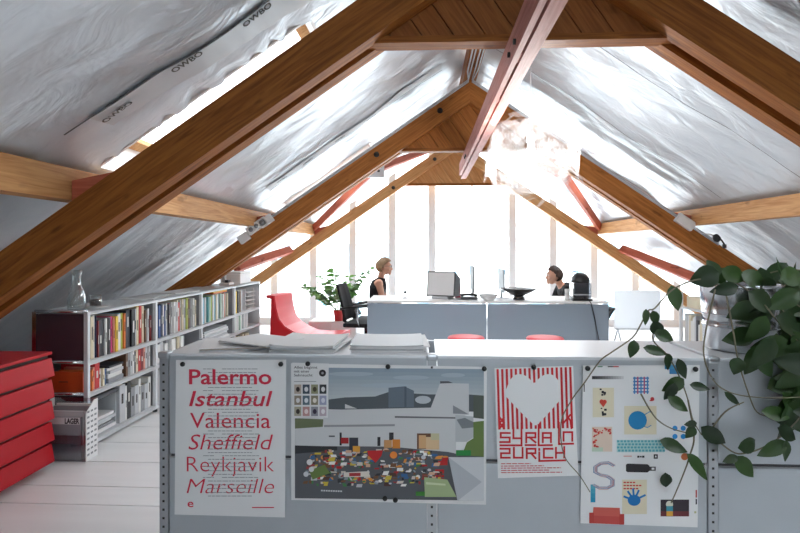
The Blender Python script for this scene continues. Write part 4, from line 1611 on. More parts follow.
# computer display turned away at an angle (left table)
mo = tag(empty('computer_monitor', (0.17, 6.08, DT), R(-24)), 'pale computer monitor with dark edge, angled on the left table', 'monitor')
mb = MB()
Mt = Matrix.Rotation(R(-8), 4, 'X')
mb.bbox(-0.17, 0.17, -0.006, 0.006, 0.03, 0.31, 0.004, 0, Mt)
mb.build('housing', M_DGREY, mo)
MB().box(-0.158, 0.158, -0.0085, -0.006, 0.042, 0.298, 0, Mt).build('back_cover', M_WHITE, mo)
mb = MB()
mb.prism([Mt @ Vector((0.17, 0.006, 0.03)), Mt @ Vector((0.17, 0.006, 0.30)), Mt @ Vector((0.17, 0.16, 0.25)), Mt @ Vector((0.17, 0.16, 0.05))], (-0.30, 0, 0))
mb.build('rear_housing', M_GREY, mo)
MB().bbox(-0.1, 0.1, -0.02, 0.18, 0.0, 0.03, 0.01).build('foot', M_LGREY, mo)
# thin edge-on displays
for k, (px, top, lb, lab) in enumerate(((472, 266, 0, 'thin dark display seen edge-on, on the left table near its right end'),
                                        (501, 269, 1, 'thin silver display seen edge-on, on the right table beside the black bowl'))):
    p = at(px, 297, 6.3)
    zt = at(px, top, 6.3).z - DT
    t_ = tag(empty('flat_display', (p.x, 6.3, DT)), lab, 'monitor')
    MB().bbox(-0.008, 0.008, -0.26, 0.2, 0.07, zt, 0.005).build('screen', M_DGREY if k == 0 else M_GREY, t_)
    MB().bbox(-0.012, 0.012, -0.05, 0.05, 0.008, 0.10, 0.004).build('neck', M_STEEL, t_)
    MB().bbox(-0.08, 0.08, -0.09, 0.09, 0.0, 0.008, 0.003).build('stand', M_STEEL, t_)
p = at(458, 285, 6.25)
o = MB().bbox(-0.03, 0.03, -0.02, 0.02, 0, 0.17, 0.004).build('small_box', flat('dark_red_card', 150, 40, 56))
o.location = (p.x, 6.27, DT)
tag(o, 'small dark red box behind the angled monitor on the left table', 'box')
MB().box(-0.02, 0.02, -0.0215, -0.02, 0.06, 0.12).build('paper_tag', M_PAPER, o)
p = at(462, 296, 6.15)
ph = tag(empty('telephone', (p.x + 0.07, 6.05, DT)), 'low dark telephone lying on the left table right of the monitor', 'telephone')
MB().bbox(-0.09, 0.09, -0.06, 0.06, 0, 0.03, 0.01).build('base', M_DGREY, ph)
MB().tube([(-0.09, 0, 0.04), (-0.05, 0, 0.055), (0.05, 0, 0.055), (0.09, 0, 0.04)], [0.02, 0.014, 0.014, 0.02], 10).build('handset', M_BLACK, ph)
p = at(405, 297, 6.1)
o = tag(empty('desk_ornament', (p.x, 6.15, DT)), 'tiny dark ball on a thin stand at the left table middle', 'stand')
MB().lathe([(0, 0), (0.03, 0), (0.03, 0.006), (0.004, 0.01), (0.004, 0.05), (0, 0.05)], (0, 0, 0), 14).build('stand', M_LGREY, o)
MB().lathe([(0, 0.05), (0.016, 0.055), (0.022, 0.068), (0.016, 0.082), (0, 0.087)], (0, 0, 0), 14).build('ball', M_DGREY, o)
p = at(488, 299, 6.0)
mb = MB().lathe([(0, 0), (0.05, 0), (0.06, 0.012), (0.10, 0.05), (0.11, 0.062), (0.105, 0.062), (0.055, 0.018), (0, 0.014)], (0, 0, 0), 24)
o = mb.build('bowl', M_WHITE)
o.location = (p.x - 0.0, 5.96, DT)
tag(o, 'shallow white bowl where the two work tables meet', 'bowl')
p = at(520, 300, 5.97)
mb = MB().lathe([(0, 0), (0.065, 0), (0.062, 0.02), (0.05, 0.035), (0.06, 0.048), (0.13, 0.08), (0.19, 0.115), (0.205, 0.125), (0.2, 0.128), (0.12, 0.095), (0, 0.07)],
                (0, 0, 0), 32)
o = mb.build('bowl', mat('black_glaze', S(26, 26, 28), 0.25))
o.location = (p.x, 6.04, DT)
tag(o, 'wide black footed bowl on the right table', 'bowl')

# coffee machine with its cable
p = at(581, 299, 5.98)
cm = tag(empty('coffee_machine', (p.x, 6.0, DT)), 'black and silver coffee machine at the right end of the right table', 'coffee machine')
mb = MB()
mb.bbox(-0.105, 0.105, -0.09, 0.12, 0.0, 0.02, 0.006)
mb.build('base', M_BLACK, cm)
MB().bbox(-0.098, 0.098, -0.085, 0.10, 0.02, 0.20, 0.025).build('water_tank', thin_glass('smoky_tank', (0.5, 0.53, 0.58, 1), 0.12, 0.05), cm)
mb = MB()
mb.lathe([(0.099, 0.20), (0.1, 0.215), (0.09, 0.25), (0.066, 0.285), (0.035, 0.302), (0, 0.306)], (0, 0.005, 0), 24)
mb.build('dome_lid', M_BLACK, cm)
mb = MB().bbox(-0.082, 0.082, -0.06, 0.09, 0.02, 0.2, 0.02)
mb.build('body', M_DGREY, cm)
MB().bbox(-0.09, 0.09, -0.095, -0.085, 0.06, 0.075, 0.003).build('trim_band', M_CHROME, cm)
MB().tube([(-0.075, 0.0, 0.24), (-0.105, 0.0, 0.27), (-0.09, 0.0, 0.312), (-0.03, 0, 0.315)], 0.007, 8).build('lever', M_CHROME, cm)
for k, x in enumerate((-0.118, -0.14)):
    o = MB().lathe([(0, 0), (0.022, 0), (0.026, 0.06), (0.024, 0.06), (0.02, 0.004), (0, 0.004)], (0, 0, 0), 16).build('cup', M_WHITE, None)
    o.location = (p.x - 0.145, 6.0, DT + k * 0.062)
    tag(o, ('white cup standing left of the coffee machine', 'white cup stacked on the cup by the coffee machine')[k], 'cup')
cb = MB()
pts = [(p.x + 0.03, 5.90, DT + 0.012), (p.x + 0.05, 5.845, DT + 0.010), (p.x + 0.06, 5.815, DT - 0.02), (p.x + 0.09, 5.812, 0.6), (p.x + 0.12, 5.812, 0.45),
       (p.x + 0.15, 5.812, 0.3), (p.x + 0.17, 5.80, 0.12), (p.x + 0.2, 5.75, 0.006), (p.x + 0.4, 5.6, 0.006)]
cb.tube(pts, 0.005, 8)
tag(cb.build('power_cable', M_BLACK, None, loc=(p.x, 5.8, 0.3)), 'black power cable hanging down the right table front', 'cable')


# ------------------------------------------------------------------ seats
def stool(x, y, label):
    t_ = tag(empty('stool', (x, y, 0)), label, 'stool', 'red stools before the work tables')
    MB().lathe([(0, 0.52), (0.13, 0.518), (0.155, 0.527), (0.16, 0.538), (0.15, 0.55), (0.1, 0.553), (0, 0.552)], (0, 0, 0), 28).build('seat', M_REDSOFT, t_)
    for k in range(4):
        a = PI / 4 + k * PI / 2
        MB().tube([(0.1 * math.cos(a), 0.1 * math.sin(a), 0.52), (0.16 * math.cos(a), 0.16 * math.sin(a), 0.0)], 0.009, 8).build('leg', M_CHROME, t_)
    MB().tube([(0.137 * math.cos(k * PI / 10), 0.137 * math.sin(k * PI / 10), 0.2) for k in range(21)], 0.006, 6).build('foot_ring', M_CHROME, t_)


stool(at(466, 337, 4.7).x, 4.7, 'red round stool in front of the left work table')
stool(at(545, 337, 4.7).x, 4.7, 'red round stool in front of the right work table')


def office_chair(x, y, rz, label, back_h=0.40, drop=0.0):
    t_ = tag(empty('office_chair', (x, y, 0), rz), label, 'chair', 'black office chairs')
    # faces +x
    MB().bbox(-0.22, 0.24, -0.23, 0.23, 0.40, 0.45, 0.02).build('seat', M_RUB, t_)
    mb = MB()
    n = 8
    pts = [(-0.215 - 0.10 * (i / n) ** 1.3, 0.47 + back_h * i / n) for i in range(n + 1)]
    for i in range(n + 1):
        bx, z = pts[i]
        w = 0.21 - 0.03 * (i / n) ** 2
        for yy in (-1, -0.5, 0, 0.5, 1):
            mb.v.append(Vector((bx - 0.03 * (1 - yy * yy), yy * w, z)))
    for i in range(n + 1):
        bx, z = pts[i]
        w = 0.21 - 0.03 * (i / n) ** 2
        for yy in (-1, -0.5, 0, 0.5, 1):
            mb.v.append(Vector((bx - 0.03 * (1 - yy * yy) + 0.025, yy * w, z)))
    o_ = (n + 1) * 5
    for i in range(n):
        for j in range(4):
            a = i * 5 + j
            mb.f += [[a, a + 1, a + 6, a + 5], [a + o_, a + 5 + o_, a + 6 + o_, a + 1 + o_]]
        for j in (0, 4):
            a = i * 5 + j
            mb.f.append([a, a + 5, a + 5 + o_, a + o_])
    for j in range(4):
        a = n * 5 + j
        mb.f += [[a, a + 1, a + 1 + o_, a + o_], [j, j + o_, j + 1 + o_, j + 1]]
    mb.m = [0] * len(mb.f)
    mb.sm = [True] * len(mb.f)
    mb.build('backrest', M_RUB, t_)
    for s in (-1, 1):
        MB().tube([(-0.24, s * 0.24, 0.62), (-0.05, s * 0.27, 0.645), (0.14, s * 0.27, 0.655)], 0.013, 8).build('armrest', M_BLACK, t_)
        MB().tube([(-0.02, s * 0.22, 0.42), (-0.03, s * 0.27, 0.5), (-0.03, s * 0.27, 0.645)], 0.012, 8).build('arm_support', M_CHROME, t_)
    MB().tube([(-0.2, 0, 0.41), (-0.27, 0, 0.45), (-0.27, 0, 0.6)], 0.02, 8).build('back_bar', M_BLACK, t_)
    MB().lathe([(0, 0.07), (0.03, 0.07), (0.03, 0.25), (0.02, 0.25), (0.02, 0.41), (0, 0.41)], (0, 0, 0), 14).build('column', M_CHROME, t_)
    for k in range(5):
        a = k * 2 * PI / 5 + 0.3
        l_ = MB().tube([(0, 0, 0.09), (0.3 * math.cos(a), 0.3 * math.sin(a), 0.065)], [0.025, 0.015], 8).build('leg', M_CHROME, t_)
        q = Matrix.Rotation(a, 3, 'Z') @ Matrix.Rotation(R(90), 3, 'X')
        MB().lathe([(0, -0.02), (0.028, -0.02), (0.028, 0.02), (0, 0.02)], (0.29 * math.cos(a), 0.29 * math.sin(a), 0.0285), 12, M=q).build('castor', M_BLACK, l_)
    for ch in t_.children:
        if not ch.name.startswith('leg'):
            ch.location.z -= drop
    return t_


office_chair(at(355, 330, 6.42).x + 0.13, 6.42, R(-8), 'empty black office chair left of the work tables', 0.42)
WX, WY = -0.545, 7.02
MX_, MY_ = 1.60, 7.02


# red moulded lounge chair: seat and backrest in one bent slab
lg = tag(empty('lounge_chair', (-1.56, 7.0, 0), R(-9)), 'low red lounge chair with upright back, left of the plant', 'lounge chair')
prof = [(0.66, 0.07), (0.66, 0.245), (0.40, 0.245), (0.15, 0.25), (-0.10, 0.30), (-0.24, 0.375), (-0.315, 0.46), (-0.36, 0.60), (-0.385, 0.735),
        (-0.52, 0.735), (-0.53, 0.70), (-0.465, 0.685), (-0.455, 0.5), (-0.45, 0.12), (-0.42, 0.07), (-0.36, 0.07), (-0.22, 0.15), (-0.05, 0.175), (0.12, 0.14), (0.24, 0.085), (0.3, 0.07)]
prof = [(0.62, 0.17), (0.62, 0.235), (0.30, 0.215), (0.08, 0.225), (-0.06, 0.27), (-0.20, 0.335), (-0.29, 0.42), (-0.34, 0.56), (-0.365, 0.715),
        (-0.50, 0.725), (-0.51, 0.69), (-0.42, 0.675), (-0.43, 0.44), (-0.445, 0.10), (-0.40, 0.06), (-0.2, 0.14), (-0.02, 0.155), (0.14, 0.12), (0.26, 0.075), (0.40, 0.10)]
mb = MB()
mb.prism([(x * 0.84, -0.29, z) for x, z in prof], (0, 0.58, 0))
me_ = mb.build('seat_shell', M_REDSOFT, lg)
bm = bmesh.new()
bm.from_mesh(me_.data)
bmesh.ops.bevel(bm, geom=[e for e in bm.edges if abs(e.verts[0].co.y - e.verts[1].co.y) < 1e-6], offset=0.012, segments=2, affect='EDGES')
bm.to_mesh(me_.data)
bm.free()
MB().bbox(-0.32, 0.24, -0.24, 0.24, 0.03, 0.075, 0.01).build('base_plate', M_DGREY, lg)
for x in (-0.3, 0.22):
    for y in (-0.2, 0.2):
        MB().lathe([(0, 0), (0.022, 0), (0.022, 0.032), (0, 0.032)], (x, y, 0), 10).build('glide', M_BLACK, lg)

# white plinth, red pot and leafy plant
o = MB().bbox(-0.34, 0.34, -0.22, 0.22, 0.02, 0.295, 0.008).build('low_cabinet', M_WHITE)
o.location = (-1.30, 7.75, 0)
tag(o, 'low white cabinet under the red plant pot', 'cabinet')
for s in (-1, 1):
    MB().bbox(-0.165 + s * 0.168, 0.165 + s * 0.168, -0.235, -0.22, 0.035, 0.285, 0.003).build('door', M_WHITE, o)
MB().box(-0.3, 0.3, -0.19, 0.19, 0, 0.02).build('plinth', M_DGREY, o)
LEAF_LIGHT = leafmat('light_green_leaf', S(112, 160, 74), S(62, 112, 46), 0.35)
M_STEM = flat('green_stem', 84, 110, 58)
M_SOIL = mat('potting_soil', S(60, 46, 38), 0.95, bump=0.5, scale=60)


def leaf_mesh(L, W, fold=0.25, droop=0.25, tip=1.0, nl=7, nw=4):
    """ovate leaf along +Y, normal +Z, base at the origin"""
    vs_, fs_ = [], []
    for i in range(nl + 1):
        t = i / nl
        w = W / 2 * (math.sin(PI * min(1, t ** 0.8)) ** 0.75) * (1 if t < 0.6 else 1 - 0.12 * tip * (t - 0.6) / 0.4)
        if i in (0, nl):
            w = W * 0.012
        for j in range(nw + 1):
            u = -1 + 2 * j / nw
            x = u * w
            vs_.append(Vector((x, L * t, abs(x) * fold - droop * L * t * t + 0.015 * L * math.sin(t * 9 + u * 2))))
    for i in range(nl):
        for j in range(nw):
            a = i * (nw + 1) + j
            fs_.append((a, a + 1, a + nw + 2, a + nw + 1))
    return vs_, fs_


def leaf_obj(name, parent, base, direction, normal, L, W, m, fold=0.25, droop=0.2):
    """leaf as its own mesh; base in the parent's space"""
    y = Vector(direction).normalized()
    z = Vector(normal)
    z = (z - y * z.dot(y)).normalized()
    x = y.cross(z)
    M = Matrix(((x.x, y.x, z.x), (x.y, y.y, z.y), (x.z, y.z, z.z)))
    vs_, fs_ = leaf_mesh(L, W, fold, droop)
    mb = MB().add([M @ v for v in vs_], fs_, 0, True)
    o = mb.build(name, m, parent)
    o.location = base
    return o


pp = tag(empty('potted_plant', (-1.22, 7.6, 0.2985)), 'bushy light green plant in a small red pot on the white cabinet', 'potted plant')
MB().lathe([(0, 0), (0.055, 0), (0.075, 0.13), (0.08, 0.135), (0.08, 0.15), (0.072, 0.15), (0.068, 0.125), (0, 0.125)], (0, 0, 0), 22).build(
    'pot', flat('red_clay', 206, 70, 70, 0.5), pp)
MB().lathe([(0.0695, 0.118), (0.0, 0.128)], (0, 0, 0), 16, cap=False).build('soil', M_SOIL, pp)
rnd = random.Random(4)
for k, (a, lean, H_) in enumerate(((2.9, 0.36, 0.34), (3.3, 0.22, 0.52), (2.2, 0.1, 0.62), (0.2, 0.30, 0.58), (0.0, 0.42, 0.66), (5.2, 0.2, 0.42),
                                   (1.2, 0.25, 0.5), (3.6, 0.45, 0.36), (4.4, 0.2, 0.48), (3.0, 0.55, 0.42), (0.5, 0.2, 0.38))):
    pts = []
    for i in range(7):
        t = i / 6
        r_ = 0.03 + lean * t ** 1.4
        pts.append(Vector((r_ * math.cos(a), r_ * math.sin(a), 0.12 + H_ * 0.95 * t)))
    st = MB().tube(pts, [0.007 - 0.0008 * i for i in range(7)], 6).build('stem', M_STEM, pp)
    fl = MB()
    for i in range(13):
        t = 0.3 + 0.7 * i / 12
        q = pts[min(5, int(t * 6))].lerp(pts[min(6, int(t * 6) + 1)], t * 6 - int(t * 6))
        for s in (-1, 1):
            b_ = a + s * rnd.uniform(0.7, 1.5)
            d_ = Vector((math.cos(b_), math.sin(b_), rnd.uniform(-0.1, 0.5))).normalized()
            z = Vector((rnd.uniform(-.4, .4), rnd.uniform(-0.9, -.2), 1)).normalized()
            z = (z - d_ * z.dot(d_)).normalized()
            x = d_.cross(z)
            M = Matrix(((x.x, d_.x, z.x), (x.y, d_.y, z.y), (x.z, d_.z, z.z)))
            vs_, fs_ = leaf_mesh(rnd.uniform(0.10, 0.15), rnd.uniform(0.055, 0.08), 0.2, 0.2, nl=4, nw=2)
            fl.add([q + M @ v for v in vs_], fs_, 0, True)
    fl.build('foliage', LEAF_LIGHT, pp)

# ------------------------------------------------------------------ low bookcase on the right, behind the plant
rx0 = 2.42
rs = tag(empty('bookcase', (rx0 + 0.18, 5.2, 0)), 'low white bookcase under the right roof slope, behind the big plant', 'bookcase')
for y in (4.4, 5.25):
    for x in (rx0 + 0.012, rx0 + 0.35):
        MB().box(x - 0.013, x + 0.013, y - 0.013, y + 0.013, 0, 0.9).build_world('post', M_SHELF, rs)
for y0_, y1_ in ((4.413, 5.237),):
    for z in (0.05, 0.40, 0.76):
        MB().box(rx0, rx0 + 0.36, y0_, y1_, z - 0.012, z + 0.004).build_world('shelf', M_SHELF, rs)
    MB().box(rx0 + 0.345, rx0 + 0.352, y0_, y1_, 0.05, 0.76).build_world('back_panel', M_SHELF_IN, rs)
rnd = random.Random(8)
y = 4.44
k = 0
names = ['white', 'cream', 'red', 'white', 'pale grey', 'dark red', 'white', 'charcoal', 'white', 'cream', 'pale grey', 'blue', 'white', 'pale grey', 'red', 'white',
         'cream', 'white', 'charcoal', 'pale grey', 'white', 'white', 'cream', 'white', 'pale grey', 'white', 'salmon', 'white', 'white', 'cream']
while y < 5.2 and k < len(names):
    w, h = rnd.uniform(0.022, 0.04), rnd.uniform(0.22, 0.3)
    o = MB().box(rx0 + 0.03, rx0 + 0.24, y, y + w, 0.4045, 0.4045 + h).build('book', flat('cover_' + names[k].replace(' ', '_'), *BCOL[names[k]], 0.5), None,
                                                                             loc=(rx0 + 0.1, y + w / 2, 0.4045))
    tag(o, '%s book, %s from the near end of the right-hand bookcase' % (names[k], ORD[k]), 'book', 'books in the right-hand bookcase')
    y += w + 0.001
    k += 1
for k, (y0_, y1_, h, c_, lb) in enumerate(((4.5, 4.85, 0.12, 'white', 'white carton standing on the right-hand bookcase, near end'),
                                           (4.95, 5.2, 0.10, 'cream', 'cream carton standing on the right-hand bookcase, far end'))):
    o = MB().bbox(rx0 + 0.04, rx0 + 0.3, y0_, y1_, 0.765, 0.765 + h, 0.004).build('carton', flat('cover_' + c_, *BCOL[c_], 0.5), None, loc=(rx0 + 0.17, (y0_ + y1_) / 2, 0.765))
    tag(o, lb, 'box')
    MB().box(rx0 + 0.038, rx0 + 0.041, y0_ + 0.05, y1_ - 0.05, 0.79, 0.765 + h - 0.03).build('label', M_PAPER2, o).location = -o.location

# white pin board leaning and small table on the far right
wb = tag(empty('white_board', (2.89, 7.5, 0)), 'plain white board standing right of the work tables', 'board')
MB().bbox(-0.31, 0.31, -0.012, 0.012, 0.22, 0.75, 0.005).build('panel', leafmat('milky_acrylic', S(240, 242, 244), S(240, 242, 244), 0.6), wb)
for s in (-1, 1):
    MB().tube([(s * 0.26, -0.16, 0.0), (s * 0.26, 0.0, 0.23), (s * 0.26, 0.16, 0.0)], 0.012, 8).build('leg', M_LGREY, wb)
MB().box(-0.31, 0.31, -0.05, -0.012, 0.22, 0.235).build('tray', M_LGREY, wb)

# ------------------------------------------------------------------ crystal-like pendant lamp made of clear lens petals
LC = Vector((0.735, 3.8, 1.955))
lamp = tag(empty('pendant_lamp', LC), 'big lit pendant lamp of clear overlapping lens petals under the roof', 'lamp')
m = bpy.data.materials.new('lens_petal')
m.use_nodes = True
nt = m.node_tree
for n_ in list(nt.nodes):
    nt.nodes.remove(n_)
out = nt.nodes.new('ShaderNodeOutputMaterial')
tr = nt.nodes.new('ShaderNodeBsdfTransparent')
tl = nt.nodes.new('ShaderNodeBsdfTranslucent')
gl = nt.nodes.new('ShaderNodeBsdfGlossy')
gl.inputs['Roughness'].default_value = 0.12
m1 = nt.nodes.new('ShaderNodeMixShader')
m2 = nt.nodes.new('ShaderNodeMixShader')
m1.inputs[0].default_value = 0.02
m2.inputs[0].default_value = 0.12
wv = nt.nodes.new('ShaderNodeTexWave')
wv.inputs['Scale'].default_value = 26
wv.inputs['Distortion'].default_value = 1.5
bp = nt.nodes.new('ShaderNodeBump')
bp.inputs['Strength'].default_value = 0.8
bp.inputs['Distance'].default_value = 0.02
L = nt.links.new
tc = nt.nodes.new('ShaderNodeTexCoord')
L(tc.outputs['Object'], wv.inputs['Vector'])
L(wv.outputs['Fac'], bp.inputs['Height'])
L(bp.outputs[0], gl.inputs['Normal'])
L(tr.outputs[0], m1.inputs[1])
L(tl.outputs[0], m1.inputs[2])
L(m1.outputs[0], m2.inputs[1])
L(gl.outputs[0], m2.inputs[2])
L(m2.outputs[0], out.inputs[0])
M_PETAL = m
MB().lathe([(0, -0.055), (0.02, -0.05), (0.036, -0.025), (0.04, 0), (0.032, 0.03), (0.018, 0.06), (0.018, 0.1), (0, 0.1)], (0, 0, 0), 20).build(
    'bulb', mat('lit_bulb', (1, 1, 1, 1), emis=((1.0, 0.97, 0.93, 1), 10)), lamp)
MB().tube([(0, 0, 0.1), (0, 0, 1.22)], 0.004, 6).build('cord', M_LGREY, lamp)
MB().lathe([(0, 0.1), (0.025, 0.1), (0.03, 0.16), (0.012, 0.19), (0, 0.19)], (0, 0, 0), 14).build('socket', M_LGREY, lamp)
rnd = random.Random(12)
NP = 84
for k in range(NP):
    z = 1 - 2 * (k + 0.5) / NP
    a = k * 2.399963
    rr = math.sqrt(1 - z * z)
    d_ = Vector((rr * math.cos(a), rr * math.sin(a), z))
    rad = rnd.uniform(0.22, 0.29)
    size = rnd.uniform(0.085, 0.125)
    t1 = d_.orthogonal().normalized()
    t1 = (Matrix.Rotation(rnd.uniform(0, 6.28), 3, d_) @ t1)
    t2 = d_.cross(t1)
    spiky = rnd.random() < 0.08
    mb = MB()
    n = 6
    for lay in (0, 0.003):
        for i in range(n + 1):
            for j in range(n + 1):
                u, v = -1 + 2 * i / n, -1 + 2 * j / n
                wv_ = (1.0 - 0.28 * (v + 1) / 2) if not spiky else (0.75 - 0.35 * (v + 1))
                sz = size * (1.35 if spiky else 1.0)
                x, y_ = u * size * 0.62 * wv_, v * sz * 0.75
                q = math.hypot(u, v)
                p = d_ * (rad + lay - 0.25 * (x * x + y_ * y_) / 0.2 + 0.05 * (v + 1) * 0.5 + (0.06 * (v + 1) if spiky else 0)) + t1 * x + t2 * y_
                mb.v.append(p)
    o_ = (n + 1) ** 2
    for i in range(n):
        for j in range(n):
            b_ = i * (n + 1) + j
            if not spiky and ((i in (0, n - 1)) and (j in (0, n - 1))):
                continue
            mb.f += [[b_, b_ + 1, b_ + n + 2, b_ + n + 1], [b_ + o_, b_ + n + 1 + o_, b_ + n + 2 + o_, b_ + 1 + o_]]
    mb.m = [0] * len(mb.f)
    mb.sm = [True] * len(mb.f)
    mb.build('petal', M_PETAL, lamp)
# long pointed petals sticking out at the sides
for (dx, dz, L_, a) in ((0.30, 0.08, 0.27, -84), (-0.28, -0.02, 0.22, -80), (-0.25, 0.04, 0.24, -108), (0.26, 0.16, 0.18, -60), (-0.18, 0.20, 0.16, 150), (0.1, 0.25, 0.15, 60)):
    di = Vector((math.cos(R(a)), 0, math.sin(R(a))))
    si = Vector((-di.z, 0, di.x))
    mb = MB()
    for i in range(7):
        t = i / 6
        w = 0.045 * (1 - t) ** 0.8 + 0.002
        c_ = Vector((dx, -0.02, dz)) + di * (L_ * t) + Vector((0, 0.05 * math.sin(t * 3), 0))
        for u, yy in ((-1, 0), (0, -0.016), (1, 0), (0, 0.004)):
            mb.v.append(c_ + si * (u * w) + Vector((0, yy, 0)))
    for i in range(6):
        for j in range(4):
            mb.f.append([i * 4 + j, i * 4 + (j + 1) % 4, (i + 1) * 4 + (j + 1) % 4, (i + 1) * 4 + j])
    mb.m = [0] * len(mb.f)
    mb.sm = [True] * len(mb.f)
    mb.build('pointed_petal', M_PETAL, lamp)
LAMP_W = 65
pl_ = bpy.data.lights.new('lamp_light', 'POINT')
pl_.energy = LAMP_W
pl_.color = (1.0, 0.985, 0.96)
pl_.shadow_soft_size = 0.12
plo = bpy.data.objects.new('lamp_light', pl_)
C.objects.link(plo)
plo.parent = lamp

# ------------------------------------------------------------------ big trailing plant in a metal pot on the sideboard
PC = Vector((1.275, 2.245, SBZ + 0.001))
plant = tag(empty('potted_plant', PC), 'large dark green trailing plant in a shiny metal pot on the sideboard', 'potted plant')
m = bpy.data.materials.new('galvanised_pot')
m.use_nodes = True
b = m.node_tree.nodes['Principled BSDF']
b.inputs['Base Color'].default_value = S(200, 203, 208)
b.inputs['Metallic'].default_value = 1.0
b.inputs['Roughness'].default_value = 0.2
MATS['pot'] = m
prof = [(0, 0), (0.128, 0), (0.132, 0.01), (0.134, 0.09), (0.139, 0.094), (0.135, 0.099), (0.137, 0.14), (0.142, 0.144), (0.138, 0.149), (0.146, 0.25), (0.152, 0.256), (0.15, 0.264),
        (0.14, 0.262), (0.136, 0.22), (0, 0.22)]
mb = MB()
n = 48
for (r_, z) in prof:
    for k in range(n):
        a = 2 * PI * k / n
        q = r_ * (1 + 0.012 * math.sin(a * 7 + z * 9) * (1 if 0.01 < z < 0.25 else 0))
        mb.v.append(Vector((q * math.cos(a), q * math.sin(a), z)))
for i in range(len(prof) - 1):
    for k in range(n):
        mb.f.append([i * n + k, i * n + (k + 1) % n, (i + 1) * n + (k + 1) % n, (i + 1) * n + k])
mb.m = [0] * len(mb.f)
mb.sm = [True] * len(mb.f)
mb.build('pot', m, plant)
MB().lathe([(0.137, 0.222), (0.07, 0.235), (0, 0.24)], (0, 0, 0), 20, cap=False).build('soil', M_SOIL, plant)
LEAF_DARK = leafmat('dark_green_leaf', S(52, 80, 36), S(26, 46, 24), 0.2, 0.42)
M_VINE = flat('vine_stem', 110, 104, 84)
rnd = random.Random(31)


def vleaf(cx, cy, Lp, ang, wr, Y=1.965):
    c_ = at(cx, cy, Y)
    L_ = Lp * Y / FPX * 1.06
    d_ = Vector((math.cos(R(ang)), rnd.uniform(-0.25, 0.25), math.sin(R(ang)))).normalized()
    nrm = Vector((rnd.uniform(-0.35, 0.35), -1, rnd.uniform(0.0, 0.6)))
    leaf_obj('leaf', plant, c_ - d_ * L_ / 2 - PC, d_, nrm, L_, L_ * wr * 1.05, LEAF_DARK, rnd.uniform(0.1, 0.35), rnd.uniform(0.05, 0.3))


for q in ((675, 298, 24, -80, .5, 2.0), (646, 317, 15, -95, .4), (655, 318, 15, -70, .55), (657, 329, 18, -60, .65), (664, 336, 19, -25, .6), (633, 349, 17, -100, .6),
          (655, 351, 22, -15, .42), (669, 362, 18, -70, .55), (682, 369, 22, -65, .4), (674, 385, 22, -150, .55), (670, 392, 20, -110, .55), (678, 404, 22, -35, .5),
          (700, 387, 18, -10, .45), (690, 432, 14, -120, .7), (691, 424, 11, -170, .6), (674, 446, 26, -20, .45), (699, 467, 32, -48, .36), (666, 481, 17, -80, .6),
          (714, 436, 26, -35, .55), (750, 445, 26, 10, .52), (773, 449, 30, -155, .42), (731, 459, 15, -165, .5), (745, 467, 24, -50, .6), (778, 414, 30, -8, .42),
          (788, 434, 22, -30, .6), (737, 366, 16, -110, .8), (786, 451, 22, -85, .35), (733, 399, 20, -40, .3, 1.99),
          (705, 277, 25, 200, .8, 2.06), (713, 268, 18, 120, .6, 2.1), (726, 289, 25, -170, .5, 2.08), (735, 275, 26, -20, .6, 2.1), (722, 275, 20, 30, .7, 2.12),
          (744, 311, 32, -160, .55, 2.05), (739, 337, 34, -170, .5, 2.05), (756, 280, 28, -30, .6, 2.1), (770, 290, 26, -60, .6, 2.1), (793, 276, 26, 10, .7, 2.05),
          (762, 302, 30, -40, .6, 2.0), (758, 330, 30, -120, .6, 2.0), (783, 300, 32, -150, .55, 2.0), (790, 325, 32, -30, .6, 2.0), (770, 345, 30, 200, .55, 2.0),
          (795, 355, 30, -100, .55, 2.0), (765, 365, 26, -60, .6, 1.98), (790, 380, 28, -140, .5, 1.98)):
    vleaf(*q)
for k in range(50):
    x = rnd.uniform(752, 880)
    y = rnd.uniform(272, 432) if x > 785 else rnd.uniform(276, 372)
    vleaf(x, y, rnd.uniform(24, 36), rnd.uniform(-200, 20), rnd.uniform(0.45, 0.65), rnd.uniform(2.0, 2.42) if y < 352 else rnd.uniform(1.94, 2.0))
# the dense inside of the plant: leaves nobody could tell apart
fl = MB()
for k in range(190):
    x, y = rnd.uniform(758, 900), rnd.uniform(276, 430)
    if x < 784 and y > 356:
        continue
    Yd = rnd.uniform(2.12, 2.42) if y < 336 else rnd.uniform(1.99, 2.02)
    c_ = at(x, y, Yd)
    a = R(rnd.uniform(-200, 20))
    y_ = Vector((math.cos(a), rnd.uniform(-.15, .15), math.sin(a))).normalized()
    z = Vector((rnd.uniform(-.4, .4), -1, rnd.uniform(-.1, .6)))
    z = (z - y_ * z.dot(y_)).normalized()
    x_ = y_.cross(z)
    M = Matrix(((x_.x, y_.x, z.x), (x_.y, y_.y, z.y), (x_.z, y_.z, z.z)))
    L_ = rnd.uniform(0.09, 0.14)
    vs_, fs_ = leaf_mesh(L_, L_ * 0.55, 0.2, 0.1, nl=5, nw=2)
    fl.add([c_ - PC - y_ * L_ / 2 + M @ v for v in vs_], fs_, 0, True)
fo = fl.build('foliage', LEAF_DARK, plant)
fo['kind'] = 'stuff'
for (x0, y0_, x1, y1_) in ((786, 284, 776, 257), (784, 284, 777, 266), (790, 284, 796, 262)):
    a, c = at(x0, y0_, 2.15), at(x1, y1_, 2.15)
    leaf_obj('blade', plant, a - PC, c - a, (0.1, -1, 0.3), (c - a).length, 0.013, LEAF_DARK, 0.3, 0.0)
VD = 1.975
